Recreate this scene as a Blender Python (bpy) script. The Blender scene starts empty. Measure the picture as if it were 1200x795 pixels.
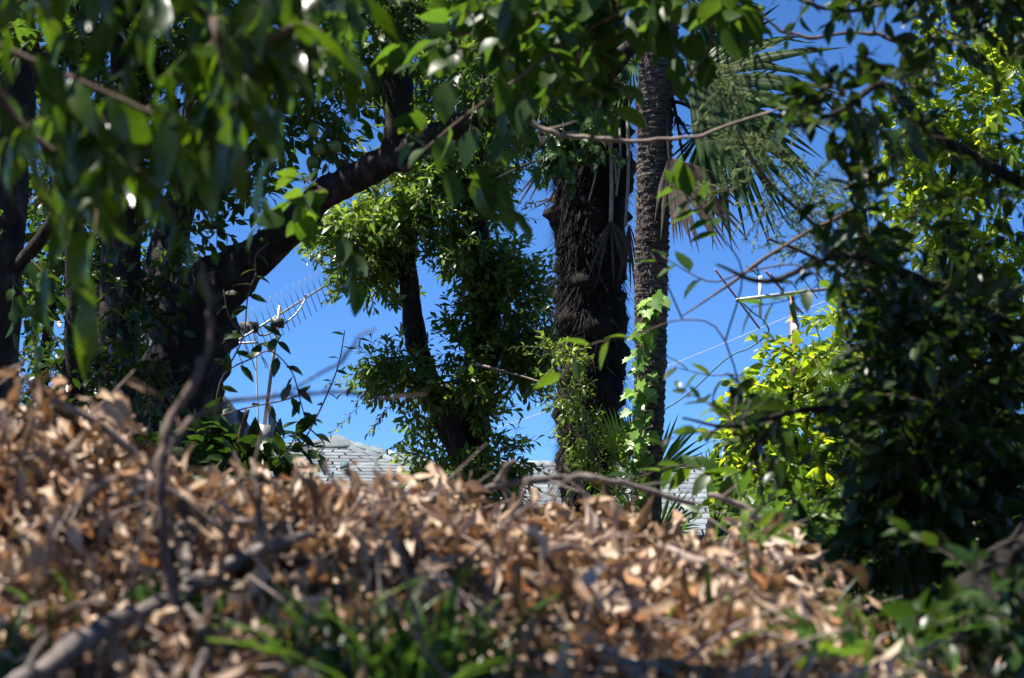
import bpy, math, random
import numpy as np
from mathutils import Vector, Matrix, noise

SC = bpy.context.scene
COL = SC.collection
rng = np.random.default_rng(7)
random.seed(7)

# ------------------------------------------------------------------ camera, sky, sun, exposure
CAM = Vector((0.0, 0.0, 1.0)); PITCH = math.radians(8.0); K = 36.0 / 75.0 / 1200.0
cd = bpy.data.cameras.new('camera'); cam = bpy.data.objects.new('camera', cd); COL.objects.link(cam)
cam.location = CAM; cam.rotation_euler = (math.pi / 2 + PITCH, 0, 0)
cd.lens = 75; cd.sensor_width = 36; cd.clip_start = 0.05; cd.clip_end = 3000
cd.dof.use_dof = True; cd.dof.focus_distance = 13.0; cd.dof.aperture_fstop = 7.2
SC.camera = cam

SUN = Vector((-0.40, -0.10, 0.90)).normalized()
w = bpy.data.worlds.new('World'); SC.world = w; w.use_nodes = True
nt = w.node_tree; nt.nodes.clear()
sky = nt.nodes.new('ShaderNodeTexSky'); sky.sky_type = 'NISHITA'; sky.sun_disc = False
sky.sun_elevation = math.asin(SUN.z); sky.sun_rotation = math.atan2(SUN.x, SUN.y)
sky.altitude = 3000; sky.air_density = 0.6; sky.dust_density = 0.0; sky.ozone_density = 8.0
bg = nt.nodes.new('ShaderNodeBackground'); bg.inputs['Strength'].default_value = 0.090
wo = nt.nodes.new('ShaderNodeOutputWorld')
hs = nt.nodes.new('ShaderNodeHueSaturation'); hs.inputs['Saturation'].default_value = 1.10
nt.links.new(sky.outputs[0], hs.inputs['Color']); nt.links.new(hs.outputs[0], bg.inputs[0]); nt.links.new(bg.outputs[0], wo.inputs[0])
sl = bpy.data.lights.new('sun', 'SUN'); so = bpy.data.objects.new('sun', sl); COL.objects.link(so)
sl.energy = 5.0; sl.angle = math.radians(0.5); sl.color = (1.0, 0.95, 0.87)
so.rotation_euler = SUN.to_track_quat('Z', 'Y').to_euler(); so.location = (-6, 2, 14)
SC.view_settings.view_transform = 'Standard'; SC.view_settings.look = 'None'
SC.view_settings.exposure = 1.42; SC.view_settings.gamma = 1.0
SC.cycles.max_bounces = 6; SC.cycles.transmission_bounces = 3; SC.cycles.diffuse_bounces = 3
SC.cycles.sample_clamp_indirect = 6.0

# ------------------------------------------------------------------ helpers
FW = Vector((0, math.cos(PITCH), math.sin(PITCH))); UP = Vector((0, -math.sin(PITCH), math.cos(PITCH)))
def P(px, py, d):
    """a point d metres into the view, on the sight line through a photograph pixel"""
    return CAM + FW * d + Vector((1, 0, 0)) * ((px - 600) * K * d) + UP * ((397.5 - py) * K * d)
def to_px(pts):
    r = np.asarray(pts, float) - np.array(CAM)
    d = r @ np.array(FW)
    return 600 + r[:, 0] / (K * d), 397.5 - (r @ np.array(UP)) / (K * d), d
def S(d): return K * d
def smooth(a, b, t):
    t = min(1, max(0, (t - a) / (b - a))); return t * t * (3 - 2 * t)
def unit(a):
    a = np.asarray(a, float); return a / (np.linalg.norm(a, axis=-1, keepdims=True) + 1e-9)

def mesh_from(name, verts, quads=None, tris=None, mat=None, sm=True):
    me = bpy.data.meshes.new(name)
    verts = np.asarray(verts, np.float32).reshape(-1, 3)
    q = np.asarray(quads, np.int32).reshape(-1, 4) if quads is not None and len(quads) else np.zeros((0, 4), np.int32)
    t = np.asarray(tris, np.int32).reshape(-1, 3) if tris is not None and len(tris) else np.zeros((0, 3), np.int32)
    me.vertices.add(len(verts)); me.vertices.foreach_set('co', verts.ravel())
    nl = q.size + t.size
    me.loops.add(nl); me.loops.foreach_set('vertex_index', np.concatenate([q.ravel(), t.ravel()]))
    npoly = len(q) + len(t)
    me.polygons.add(npoly)
    st = np.concatenate([np.arange(len(q)) * 4, q.size + np.arange(len(t)) * 3]).astype(np.int32)
    me.polygons.foreach_set('loop_start', st)
    me.update(calc_edges=True)
    if sm: me.polygons.foreach_set('use_smooth', np.ones(npoly, bool))
    if mat: me.materials.append(mat)
    me.validate()
    return me

class MB:
    """collects verts, quads and tris (world coordinates) of ONE mesh"""
    def __init__(s): s.v = []; s.q = []; s.t = []; s.n = 0
    def add(s, v, q=None, t=None):
        v = np.asarray(v, float).reshape(-1, 3)
        if q is not None and len(q): s.q.append(np.asarray(q) + s.n)
        if t is not None and len(t): s.t.append(np.asarray(t) + s.n)
        s.v.append(v); s.n += len(v)
    def box(s, c, sx, sy, sz, R=None):
        v = np.array([[x, y, z] for x in (-.5, .5) for y in (-.5, .5) for z in (-.5, .5)]) * (sx, sy, sz)
        if R is not None: v = v @ np.array(R.to_3x3()).T
        s.add(v + np.array(c), [(0, 1, 3, 2), (4, 6, 7, 5), (0, 4, 5, 1), (2, 3, 7, 6), (0, 2, 6, 4), (1, 5, 7, 3)])
    def tube(s, pts, rad, sides=8, amp=0.0, freq=6.0, caps=True, sub=4, ring=None):
        pts = [np.array(p, float) for p in pts]; rad = list(rad)
        if len(pts) > 2 and sub > 1:                       # Catmull-Rom through the control points
            q, r2 = [], []
            ex = [2 * pts[0] - pts[1]] + pts + [2 * pts[-1] - pts[-2]]
            for i in range(len(pts) - 1):
                a, b, c, d = ex[i:i + 4]
                for k in range(sub):
                    t = k / sub
                    q.append(.5 * ((2 * b) + (c - a) * t + (2 * a - 5 * b + 4 * c - d) * t * t + (3 * b - a - 3 * c + d) * t ** 3))
                    r2.append(rad[i] * (1 - t) + rad[i + 1] * t)
            q.append(pts[-1]); r2.append(rad[-1]); pts, rad = q, r2
        n = len(pts); A = np.array(pts)
        T = unit(np.gradient(A, axis=0)) if n > 2 else unit(np.array([A[1] - A[0]] * 2))
        ref = np.array([0, 1, 0.]) if abs(T[0][1]) < .8 else np.array([1., 0, 0])
        V = []
        for i in range(n):
            u = unit(ref - T[i] * (ref @ T[i])); ref = u; wv = np.cross(T[i], u)
            for k in range(sides):
                a = 2 * math.pi * k / sides
                dv = u * math.cos(a) + wv * math.sin(a); r = rad[i]
                if amp:
                    p = A[i] + dv * r
                    r *= 1 + amp * noise.fractal(Vector(p * freq), 1.0, 2.0, 3)
                if ring is not None: r *= ring(i, k, A[i])
                V.append(A[i] + dv * r)
        Q = [(i * sides + k, i * sides + (k + 1) % sides, (i + 1) * sides + (k + 1) % sides, (i + 1) * sides + k)
             for i in range(n - 1) for k in range(sides)]
        Tt = []
        if caps:
            V += [A[0], A[-1]]; a0 = n * sides
            Tt = [(a0, (k + 1) % sides, k) for k in range(sides)] + [(a0 + 1, (n - 1) * sides + k, (n - 1) * sides + (k + 1) % sides) for k in range(sides)]
        s.add(V, Q, Tt)
    def build(s, name, mat, parent=None, off=None, sm=True):
        v = np.concatenate(s.v) if s.v else np.zeros((0, 3))
        if off is None: off = root_off(parent)
        me = mesh_from(name, v - np.array(off), np.concatenate(s.q) if s.q else None, np.concatenate(s.t) if s.t else None, mat, sm)
        return link(name, me, parent)

def link(name, data, parent=None):
    o = bpy.data.objects.new(name, data); COL.objects.link(o)
    if parent is not None: o.parent = parent
    return o
def root_off(o):
    if o is None: return (0, 0, 0)
    while o.parent is not None: o = o.parent
    return tuple(o.location)
def thing(name, label, cat, loc, group=None):
    o = bpy.data.objects.new(name, None); COL.objects.link(o); o.empty_display_size = .1
    o.location = loc; o['label'] = label; o['category'] = cat
    if group: o['group'] = group
    return o
def tag(o, label, cat, group=None):
    o['label'] = label; o['category'] = cat
    if group: o['group'] = group
    return o

# ------------------------------------------------------------------ materials
def new_mat(name):
    m = bpy.data.materials.new(name); m.use_nodes = True; m.node_tree.nodes.clear(); return m, m.node_tree
def N(nt, t, **kw):
    n = nt.nodes.new(t)
    for k, v in kw.items():
        if k in n.inputs: n.inputs[k].default_value = v
        else: setattr(n, k, v)
    return n
def ramp(nt, fac, stops):
    r = nt.nodes.new('ShaderNodeValToRGB'); el = r.color_ramp.elements
    while len(el) < len(stops): el.new(.5)
    for e, (p, c) in zip(el, stops): e.position = p; e.color = (*c, 1)
    nt.links.new(fac, r.inputs[0]); return r.outputs[0]
def leaf_rand(nt):
    g = N(nt, 'ShaderNodeNewGeometry'); o = N(nt, 'ShaderNodeObjectInfo')
    a = N(nt, 'ShaderNodeMath', operation='ADD'); f = N(nt, 'ShaderNodeMath', operation='FRACT')
    nt.links.new(g.outputs['Random Per Island'], a.inputs[0]); nt.links.new(o.outputs['Random'], a.inputs[1]); nt.links.new(a.outputs[0], f.inputs[0])
    return f.outputs[0]
def leaf_mat(name, stops, trans, tmix=.35, rough=.38, spec=.5):
    m, nt = new_mat(name)
    if 'dead' not in name: stops = [(p_, (c_[0] * .9, c_[1], c_[2] * .55)) for p_, c_ in stops]
    r = leaf_rand(nt); c = ramp(nt, r, stops)
    tc = N(nt, 'ShaderNodeTexCoord'); nz = N(nt, 'ShaderNodeTexNoise', Scale=9.0, Detail=3.0)
    nt.links.new(tc.outputs['Object'], nz.inputs['Vector'])
    mx = N(nt, 'ShaderNodeMix', data_type='RGBA', blend_type='MULTIPLY'); mx.inputs[0].default_value = .5
    nt.links.new(c, mx.inputs[6]); nt.links.new(ramp(nt, nz.outputs[0], [(.3, (.55, .6, .5)), (.7, (1.3, 1.25, 1.1))]), mx.inputs[7])
    p = N(nt, 'ShaderNodeBsdfPrincipled', Roughness=rough); p.inputs['Specular IOR Level'].default_value = spec
    nt.links.new(mx.outputs[2], p.inputs['Base Color'])
    t = N(nt, 'ShaderNodeBsdfTranslucent')
    mt = N(nt, 'ShaderNodeMix', data_type='RGBA', blend_type='MULTIPLY'); mt.inputs[0].default_value = 1
    nt.links.new(ramp(nt, r, [(0, tuple(x * .6 for x in trans)), (.6, trans), (1, (trans[0] * 1.6, trans[1] * 1.25, trans[2]))]), mt.inputs[6])
    nt.links.new(ramp(nt, nz.outputs[0], [(.3, (.7, .75, .6)), (.7, (1.15, 1.15, 1.0))]), mt.inputs[7])
    nt.links.new(mt.outputs[2], t.inputs[0])
    s = N(nt, 'ShaderNodeMixShader'); s.inputs[0].default_value = tmix
    o = N(nt, 'ShaderNodeOutputMaterial')
    nt.links.new(p.outputs[0], s.inputs[1]); nt.links.new(t.outputs[0], s.inputs[2]); nt.links.new(s.outputs[0], o.inputs[0])
    return m
def rough_mat(name, stops, scale=12.0, stretch=(1, 1, 1), bump=.4, rough=.85, detail=6.0, spec=.3, metal=0.0, dist=.02, rand=False):
    m, nt = new_mat(name)
    tc = N(nt, 'ShaderNodeTexCoord'); mp = N(nt, 'ShaderNodeMapping'); mp.inputs['Scale'].default_value = stretch
    nz = N(nt, 'ShaderNodeTexNoise', Scale=scale, Detail=detail, Roughness=.65)
    nt.links.new(tc.outputs['Object'], mp.inputs[0]); nt.links.new(mp.outputs[0], nz.inputs['Vector'])
    p = N(nt, 'ShaderNodeBsdfPrincipled', Roughness=rough, Metallic=metal); p.inputs['Specular IOR Level'].default_value = spec
    c = ramp(nt, nz.outputs[0], stops)
    if rand:
        mx = N(nt, 'ShaderNodeMix', data_type='RGBA', blend_type='MULTIPLY'); mx.inputs[0].default_value = 1
        nt.links.new(c, mx.inputs[6]); nt.links.new(ramp(nt, leaf_rand(nt), [(0, (.7, .7, .7)), (1, (1.2, 1.2, 1.2))]), mx.inputs[7]); c = mx.outputs[2]
    nt.links.new(c, p.inputs['Base Color'])
    b = N(nt, 'ShaderNodeBump', Strength=bump, Distance=dist)
    nt.links.new(nz.outputs[0], b.inputs['Height']); nt.links.new(b.outputs[0], p.inputs['Normal'])
    o = N(nt, 'ShaderNodeOutputMaterial'); nt.links.new(p.outputs[0], o.inputs[0])
    return m

M = {}
M['soil'] = rough_mat('forest soil', [(.3, (.018, .012, .008)), (.6, (.05, .034, .021)), (.8, (.10, .065, .04))], 18, bump=.8)
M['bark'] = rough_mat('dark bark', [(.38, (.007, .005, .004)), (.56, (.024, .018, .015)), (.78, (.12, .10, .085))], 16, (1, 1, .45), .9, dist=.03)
M['log'] = rough_mat('old log bark', [(.35, (.006, .004, .003)), (.6, (.020, .014, .009)), (.8, (.055, .040, .028))], 16, (1, 1, .5), 1.0, dist=.03)  # bark darkened, the log's shade put into its colour
M['bark_pale'] = rough_mat('grey bark', [(.3, (.05, .04, .033)), (.55, (.14, .115, .10)), (.8, (.30, .26, .235))], 22, (1, 1, .4), .8, dist=.02)
M['twig'] = rough_mat('twig bark', [(.3, (.05, .032, .024)), (.7, (.16, .11, .085))], 30, bump=.3)
M['dead_wood'] = rough_mat('dead wood', [(.3, (.13, .095, .08)), (.6, (.26, .20, .175)), (.8, (.40, .33, .30))], 34, (1, 1, 1), .6, dist=.006)
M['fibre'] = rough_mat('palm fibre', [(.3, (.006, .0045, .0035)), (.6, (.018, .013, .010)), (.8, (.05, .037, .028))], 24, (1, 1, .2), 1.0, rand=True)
M['ringed'] = rough_mat('ringed palm trunk', [(.34, (.03, .022, .018)), (.54, (.115, .092, .078)), (.74, (.29, .25, .22))], 14, (1, 1, 5), 1.0, dist=.03)
M['dry_palm'] = rough_mat('dry palm blade', [(.3, (.04, .030, .023)), (.7, (.125, .095, .074))], 16, bump=.3, rand=True)
M['petiole'] = rough_mat('dry leaf stalk', [(.3, (.26, .24, .21)), (.7, (.46, .43, .39))], 20, bump=.3)
M['metal'] = rough_mat('galvanised metal', [(.3, (.24, .25, .255)), (.7, (.36, .37, .375))], 20, bump=.1, rough=.5, metal=.55, spec=.5)
M['red_rod'] = rough_mat('weathered red rod', [(.3, (.20, .09, .09)), (.7, (.34, .17, .17))], 30, bump=.1, rough=.5)
M['white_plastic'] = rough_mat('white plastic', [(.3, (.70, .70, .68)), (.7, (.82, .82, .80))], 10, bump=.05, rough=.45)
M['dark_plastic'] = rough_mat('dark plastic', [(.3, (.025, .03, .03)), (.7, (.06, .065, .065))], 10, bump=.1, rough=.5)
M['cable'] = rough_mat('blue green cable', [(.3, (.03, .10, .13)), (.7, (.05, .15, .18))], 10, bump=.05, rough=.5)
M['wire'] = rough_mat('pale wire', [(.3, (.45, .47, .52)), (.7, (.60, .62, .66))], 10, bump=.05, rough=.5)
M['shingle'] = rough_mat('grey shingle', [(.3, (.13, .15, .16)), (.55, (.19, .21, .22)), (.8, (.26, .28, .285))], 5, bump=.3, rand=True)
M['deck'] = rough_mat('roof felt', [(.3, (.085, .10, .105)), (.7, (.13, .145, .15))], 8, bump=.1)
M['shingle_edge'] = rough_mat('green hip cap', [(.3, (.06, .12, .105)), (.7, (.12, .19, .17))], 6, bump=.2)
M['plaster'] = rough_mat('cream plaster', [(.3, (.42, .39, .33)), (.7, (.56, .52, .46))], 8, bump=.15)
M['old_board'] = rough_mat('weathered board', [(.3, (.06, .065, .07)), (.6, (.16, .17, .18)), (.8, (.36, .37, .38))], 9, (1, 6, 1), .5)
M['fruit'] = rough_mat('green plum skin', [(.3, (.10, .16, .035)), (.7, (.18, .25, .07))], 5, bump=.03, rough=.45, rand=True)
M['glass'] = rough_mat('window glass', [(.3, (.03, .04, .05)), (.7, (.05, .06, .07))], 3, bump=.0, rough=.08, spec=.8)

G = lambda a, b, c: [(0, a), (.55, b), (1, c)]
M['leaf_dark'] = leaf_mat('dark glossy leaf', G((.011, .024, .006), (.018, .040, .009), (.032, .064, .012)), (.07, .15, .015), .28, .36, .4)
M['leaf_mid'] = leaf_mat('mid green leaf', G((.015, .034, .008), (.027, .058, .012), (.055, .095, .02)), (.14, .27, .022), .38, .42, .3)
M['leaf_hang'] = leaf_mat('hanging lance leaf', G((.011, .026, .006), (.019, .042, .008), (.038, .072, .014)), (.15, .30, .014), .34, .27, .5)
M['leaf_small'] = leaf_mat('small spatulate leaf', G((.03, .06, .016), (.055, .105, .026), (.13, .18, .05)), (.30, .46, .05), .40, .36)
M['leaf_bright'] = leaf_mat('yellow green leaf', G((.05, .10, .015), (.085, .15, .02), (.15, .20, .028)), (.50, .68, .035), .52, .38, .4)
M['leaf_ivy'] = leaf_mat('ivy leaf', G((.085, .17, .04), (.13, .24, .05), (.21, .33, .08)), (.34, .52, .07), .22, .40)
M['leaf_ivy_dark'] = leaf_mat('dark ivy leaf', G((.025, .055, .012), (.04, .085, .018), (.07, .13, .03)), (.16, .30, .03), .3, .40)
M['leaf_cypress'] = leaf_mat('cypress spray', G((.07, .115, .06), (.105, .155, .08), (.15, .20, .10)), (.18, .28, .09), .3, .6, .3)
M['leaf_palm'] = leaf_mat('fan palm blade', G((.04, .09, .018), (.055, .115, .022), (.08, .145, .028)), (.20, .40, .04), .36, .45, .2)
M['leaf_palm_shade'] = leaf_mat('shade toned thick palm blade', G((.016, .036, .008), (.024, .05, .010), (.04, .075, .016)), (.10, .20, .02), .16, .45, .25)  # darker palm blade, backlit shade of the fronds put into the colour
M['grass'] = leaf_mat('grass blade', G((.02, .05, .012), (.035, .08, .016), (.06, .12, .025)), (.12, .26, .03), .3, .42)
M['leaf_weed'] = leaf_mat('weed leaf', G((.035, .08, .015), (.055, .11, .022), (.08, .14, .03)), (.18, .34, .03), .34, .42)
M['leaf_dead'] = leaf_mat('dead leaf', [(0, (.06, .033, .018)), (.25, (.18, .105, .06)), (.5, (.37, .25, .165)), (.78, (.58, .45, .36)), (.95, (.38, .20, .10)), (1, (.30, .12, .045))], (.36, .21, .11), .16, .6, .3)

# ------------------------------------------------------------------ leaf shapes
def leaf_tmpl(width=.4, n=4, shape='ovate', fold=.15, curl=.25, twist=0.0, wave=0.0, side=0.0):
    t = np.linspace(0, 1, n + 1)
    if shape == 'ovate': wd = np.sin(np.pi * t ** .75) ** .9
    elif shape == 'lance': wd = np.sin(np.pi * t ** .8) ** 1.0
    elif shape == 'obovate': wd = np.sin(np.pi * t ** 1.7) ** .8
    elif shape == 'round': wd = np.sin(np.pi * t ** .7) ** .55
    else: wd = np.sin(np.pi * t) * (1 + .22 * np.sin(t * 19 + .6))
    wd = np.clip(wd, .04, None) * width / 2; wd[0] = .03; wd[-1] = .008
    V = []
    for ti, wi in zip(t, wd):
        a = curl * ti * 2.2; z = -curl * ti * ti; y = ti * (1 - .25 * abs(curl) * ti); tw = twist * ti
        for s in (-1, 0, 1):
            x = s * wi; zz = z + abs(s) * wi * (fold + side * wi * 4) + wave * math.sin(ti * 11 + s) * abs(s) * .05
            V.append((x * math.cos(tw) - (zz - z) * math.sin(tw), y, z + x * math.sin(tw) + (zz - z) * math.cos(tw)))
    Q = [(i * 3 + k, i * 3 + k + 1, i * 3 + k + 4, i * 3 + k + 3) for i in range(n) for k in (0, 1)]
    return np.array(V), np.array(Q)
def ivy_tmpl():
    o = np.array([(0, 0), (.28, -.10), (.50, .12), (.34, .34), (.40, .62), (.18, .62), (0, 1.0), (-.18, .62), (-.40, .62), (-.34, .34), (-.50, .12), (-.28, -.10)])
    V = np.array([(x, y, -.12 * y * y + .10 * abs(x)) for x, y in o] + [(0, .35, -.03)])
    Tt = [(12, i, (i + 1) % 12) for i in range(12)]
    return V, np.array([(12, 2 * i, 2 * i + 1, (2 * i + 2) % 12) for i in range(6)])
def T_(k, *a, **kw): return [leaf_tmpl(*a, **{**kw, **v}) for v in k]
TM = {
 'hang': T_([dict(curl=.2), dict(curl=.45), dict(curl=.1, twist=.5), dict(curl=.3, twist=-.4)], .30, 6, 'lance', fold=.25, wave=.5),
 'broad': T_([dict(curl=.15), dict(curl=.35), dict(curl=.2, twist=.4)], .62, 5, 'ovate', fold=.2),
 'oval': T_([dict(curl=.15), dict(curl=.3), dict(curl=.05)], .46, 4, 'ovate', fold=.22),
 'spat': T_([dict(curl=.12), dict(curl=.3)], .34, 3, 'obovate', fold=.2),
 'ovs': T_([dict(curl=.15), dict(curl=.35)], .50, 3, 'ovate', fold=.2),
 'lance': T_([dict(curl=.2), dict(curl=.4)], .26, 4, 'lance', fold=.2),
 'scale': T_([dict(curl=.1), dict(curl=.3)], .22, 2, 'lance', fold=.2),
 'ivy': [ivy_tmpl()],
 'dead': T_([dict(curl=.5, twist=1.0), dict(curl=-.5, twist=.5), dict(curl=.9, twist=-.8), dict(curl=.3, twist=1.8), dict(curl=-.8, twist=-1.2), dict(curl=.15, twist=.3)], .27, 7, 'oak', fold=1.1, wave=1.8, side=1.4),
}
TM['dead'] += T_([dict(curl=.2, twist=.3), dict(curl=.6, twist=-.5)], .40, 6, 'ovate', fold=.8, wave=1.6) + T_([dict(curl=.35, twist=.9), dict(curl=-.4, twist=-.6)], .26, 5, 'lance', fold=.7, wave=.8) + T_([dict(curl=.9, twist=.2)], .40, 5, 'round', fold=1.2, wave=2)
def basis(dirs, ups):
    y = unit(dirs); z = unit(ups - y * np.sum(ups * y, 1, keepdims=True)); x = np.cross(y, z)
    return np.stack([x, y, z], 2)
SHARED = {}
def leaf_mesh(key, i, mat):
    k = (key, i, mat.name)
    if k not in SHARED:
        V, Q = TM[key][i]; SHARED[k] = mesh_from('leaf', V, Q, None, mat)
    return SHARED[k]
def joined(key, pos, R, sc, off):
    mb = MB(); ti = rng.integers(0, len(TM[key]), len(pos))
    for k, (V, Q) in enumerate(TM[key]):
        m = ti == k
        if not m.any(): continue
        v = np.einsum('nij,vj->nvi', R[m], V) * sc[m][:, None, None] + pos[m][:, None, :]
        q = (Q[None] + (np.arange(m.sum()) * len(V))[:, None, None]).reshape(-1, 4)
        mb.add(v.reshape(-1, 3), q)
    return mb
def leaves(parent, key, mat, pos, dirs, ups, sc, n_parts=300, part='leaf', mass='foliage'):
    """up to n_parts largest in view as leaf parts, the rest joined into one stuff part"""
    pos = np.asarray(pos, float); R = basis(np.asarray(dirs, float), np.asarray(ups, float)); sc = np.asarray(sc, float)
    off = np.array(root_off(parent))
    x, y, d = to_px(pos); vis = (x > -20) & (x < 1220) & (y > -20) & (y < 815)
    score = np.where(vis, sc / np.maximum(d, .3), -1) * (1 + .05 * rng.random(len(pos)))
    order = np.argsort(-score); pick = order[:n_parts]; pick = pick[score[pick] > 0]
    for i in pick:
        o = bpy.data.objects.new(part, leaf_mesh(key, int(rng.integers(0, len(TM[key]))), mat)); COL.objects.link(o)
        o.parent = parent
        o.matrix_local = Matrix.LocRotScale(Vector(pos[i] - off), Matrix(R[i].tolist()).to_quaternion(), Vector((sc[i],) * 3))
    rest = np.setdiff1d(np.arange(len(pos)), pick)
    if len(rest):
        o = joined(key, pos[rest], R[rest], sc[rest], off).build(mass, mat, parent); o['kind'] = 'stuff'

def grow(starts, dirs, length, nleaf, leaf, ang=50, droop=.15, flat=.7, lvar=.35, tip=True):
    """twigs with leaves set spirally round them; returns leaf arrays and the twig polylines"""
    starts = np.asarray(starts); n = len(starts); dirs = unit(dirs)
    L = length * (1 + .5 * (rng.random(n) - .5))
    a = unit(np.cross(dirs, rng.normal(size=(n, 3)))); b = np.cross(dirs, a)
    ps, ds, us, ss = [], [], [], []
    dn = np.array([0, 0, -1.0])
    for j in range(nleaf):
        t = (j + .6) / nleaf
        p = starts + dirs * (L * t)[:, None] + dn * (droop * L * t * t)[:, None]
        ax = unit(dirs + dn * (2 * droop * t))
        al = np.radians(ang * (1 - .45 * t) + rng.normal(0, 12, n))[:, None]
        ph = (j * 2.4 + rng.random(n) * .8)[:, None]
        d = np.cos(al) * ax + np.sin(al) * (np.cos(ph) * a + np.sin(ph) * b) + dn * droop * .8
        ps.append(p); ds.append(d); us.append(np.array([0, 0, 1.0]) * flat + rng.normal(0, .45, (n, 3)) + ax * .3)
        ss.append(leaf * (1 + lvar * (rng.random(n) - .5) * 2) * (1 if t < .8 else .75))
    ends = starts + dirs * L[:, None] + dn * (droop * L)[:, None]
    mids = starts + dirs * (L * .5)[:, None] + dn * (droop * L * .25)[:, None]
    return np.concatenate(ps), np.concatenate(ds), np.concatenate(us), np.concatenate(ss), (starts, mids, ends)
def stems(parent, polys, r0, mat, name='twig'):
    mb = MB()
    for s, m, e in polys:
        n = len(s); A = np.stack([s, m, e], 1)
        T = unit(e - s); u = unit(np.cross(T, np.array([.3, .2, .9]))); wv = np.cross(T, u)
        V = []
        for i, r in enumerate((r0, r0 * .75, r0 * .35)):
            for k in range(3):
                c, s_ = math.cos(k * 2.094), math.sin(k * 2.094)
                V.append(A[:, i] + (u * c + wv * s_) * r)
        V = np.stack(V, 1).reshape(-1, 3)
        q = np.array([(i * 3 + k, i * 3 + (k + 1) % 3, i * 3 + 3 + (k + 1) % 3, i * 3 + 3 + k) for i in (0, 1) for k in range(3)])
        mb.add(V, (q[None] + (np.arange(n) * 9)[:, None, None]).reshape(-1, 4))
    o = mb.build(name, mat, parent); o['kind'] = 'stuff'; return o
def blob_pts(blobs, sub=7):
    """twig starts inside uneven clumps: blobs = (px, py, d, half width px, half height px, half depth m, twigs)"""
    S_, D_ = [], []
    for px, py, d, rx, ry, rz, n in blobs:
        c = np.array(P(px, py, d)); ax = np.array([S(d) * rx, rz, S(d) * ry])
        k = max(2, int(sub * max(1, n / 60)))
        sc = unit(rng.normal(size=(k, 3))) * rng.random((k, 1)) ** .5 * .8
        wts = rng.random(k) + .2; idx = rng.choice(k, n, p=wts / wts.sum())
        q = sc[idx] + rng.normal(size=(n, 3)) * .22
        ln = np.linalg.norm(q, axis=1, keepdims=True); q = np.where(ln > 1, q / ln, q)
        S_.append(c + q * ax); D_.append(unit(q) * .7 + rng.normal(size=(n, 3)) * .55 + np.array([0, 0, .15]))
    return np.concatenate(S_), np.concatenate(D_)
def crown(parent, key, mat, blobs, length, nleaf, leaf, r0=.003, n_parts=300, twigmat=None, **kw):
    st, dr = blob_pts(blobs)
    p, d, u, s, poly = grow(st, dr, length, nleaf, leaf, **kw)
    leaves(parent, key, mat, p, d, u, s, n_parts)
    stems(parent, [poly], r0, twigmat or M['twig'])
def path(spec):
    return [P(a, b, d) for a, b, d, _ in spec], [.5 * wd * S(d) for _, _, d, wd in spec]

# ------------------------------------------------------------------ ground
CREST = [(-400, 470), (0, 485), (60, 490), (130, 530), (190, 555), (260, 570), (330, 570), (440, 572), (520, 590), (600, 600), (700, 602), (770, 622), (830, 628), (900, 660), (960, 715), (1010, 770), (1060, 840), (1200, 900), (1800, 900)]
def lerp_tab(tab, x):
    for (a, b), (c, d) in zip(tab, tab[1:]):
        if x <= c: return b + (d - b) * max(0, (x - a) / (c - a))
    return tab[-1][1]
def base_z(x, y):
    z = -.62 + 1.50 * smooth(.9, 2.25, y)
    z -= .42 * smooth(.55, 1.15, x - .12 * (y - 3)) * smooth(1.6, 2.3, y) * (1 - smooth(4.6, 7.5, y))
    return z - .30 * smooth(11, 26, y)
def heap_z(x, y):
    yc = 3.9 + .25 * math.sin(x * 2.1); px = 600 + x / (K * yc)
    zc = P(px, lerp_tab(CREST, px) + 46, yc).z
    b = base_z(x, y); side = smooth(-2.6, -1.7, x) * (1 - smooth(1.6, 2.4, x))
    if y < yc: t = smooth(2.0, yc, y) ** .8
    else: t = 1 - smooth(yc, yc + 1.5, y)
    bump = .085 * noise.noise(Vector((x * 3.3, y * 3.3, 1))) + .03 * noise.noise(Vector((x * 8, y * 8, 4)))
    return b + max(0, (zc - b)) * t * side + bump * t * side
def heap_depth(px, py):
    d = 2.15
    while d < 4.0:
        p = P(px, py, d)
        if p.z < heap_z(p.x, p.y) + .045: return d
        d += .02
    return 3.9
def ground_z(x, y):
    z = base_z(x, y)
    if -3 < x < 3 and 1.5 < y < 6: z = max(z, heap_z(x, y) - .05)
    return z + .03 * noise.noise(Vector((x * .9, y * .9, 0)))
def build_ground():
    xs = np.concatenate([-np.geomspace(400, 3, 18), np.linspace(-2.9, 2.9, 70), np.geomspace(3, 400, 18)])
    ys = np.concatenate([np.linspace(-60, .5, 12), np.linspace(.7, 6.5, 80), np.geomspace(6.8, 900, 40)])
    V = [(x, y, ground_z(x, y)) for y in ys for x in xs]; nx = len(xs)
    Q = [(j * nx + i, j * nx + i + 1, (j + 1) * nx + i + 1, (j + 1) * nx + i) for j in range(len(ys) - 1) for i in range(nx - 1)]
    o = link('ground', mesh_from('ground', V, Q, None, M['soil'])); o['kind'] = 'structure'
build_ground()

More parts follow.
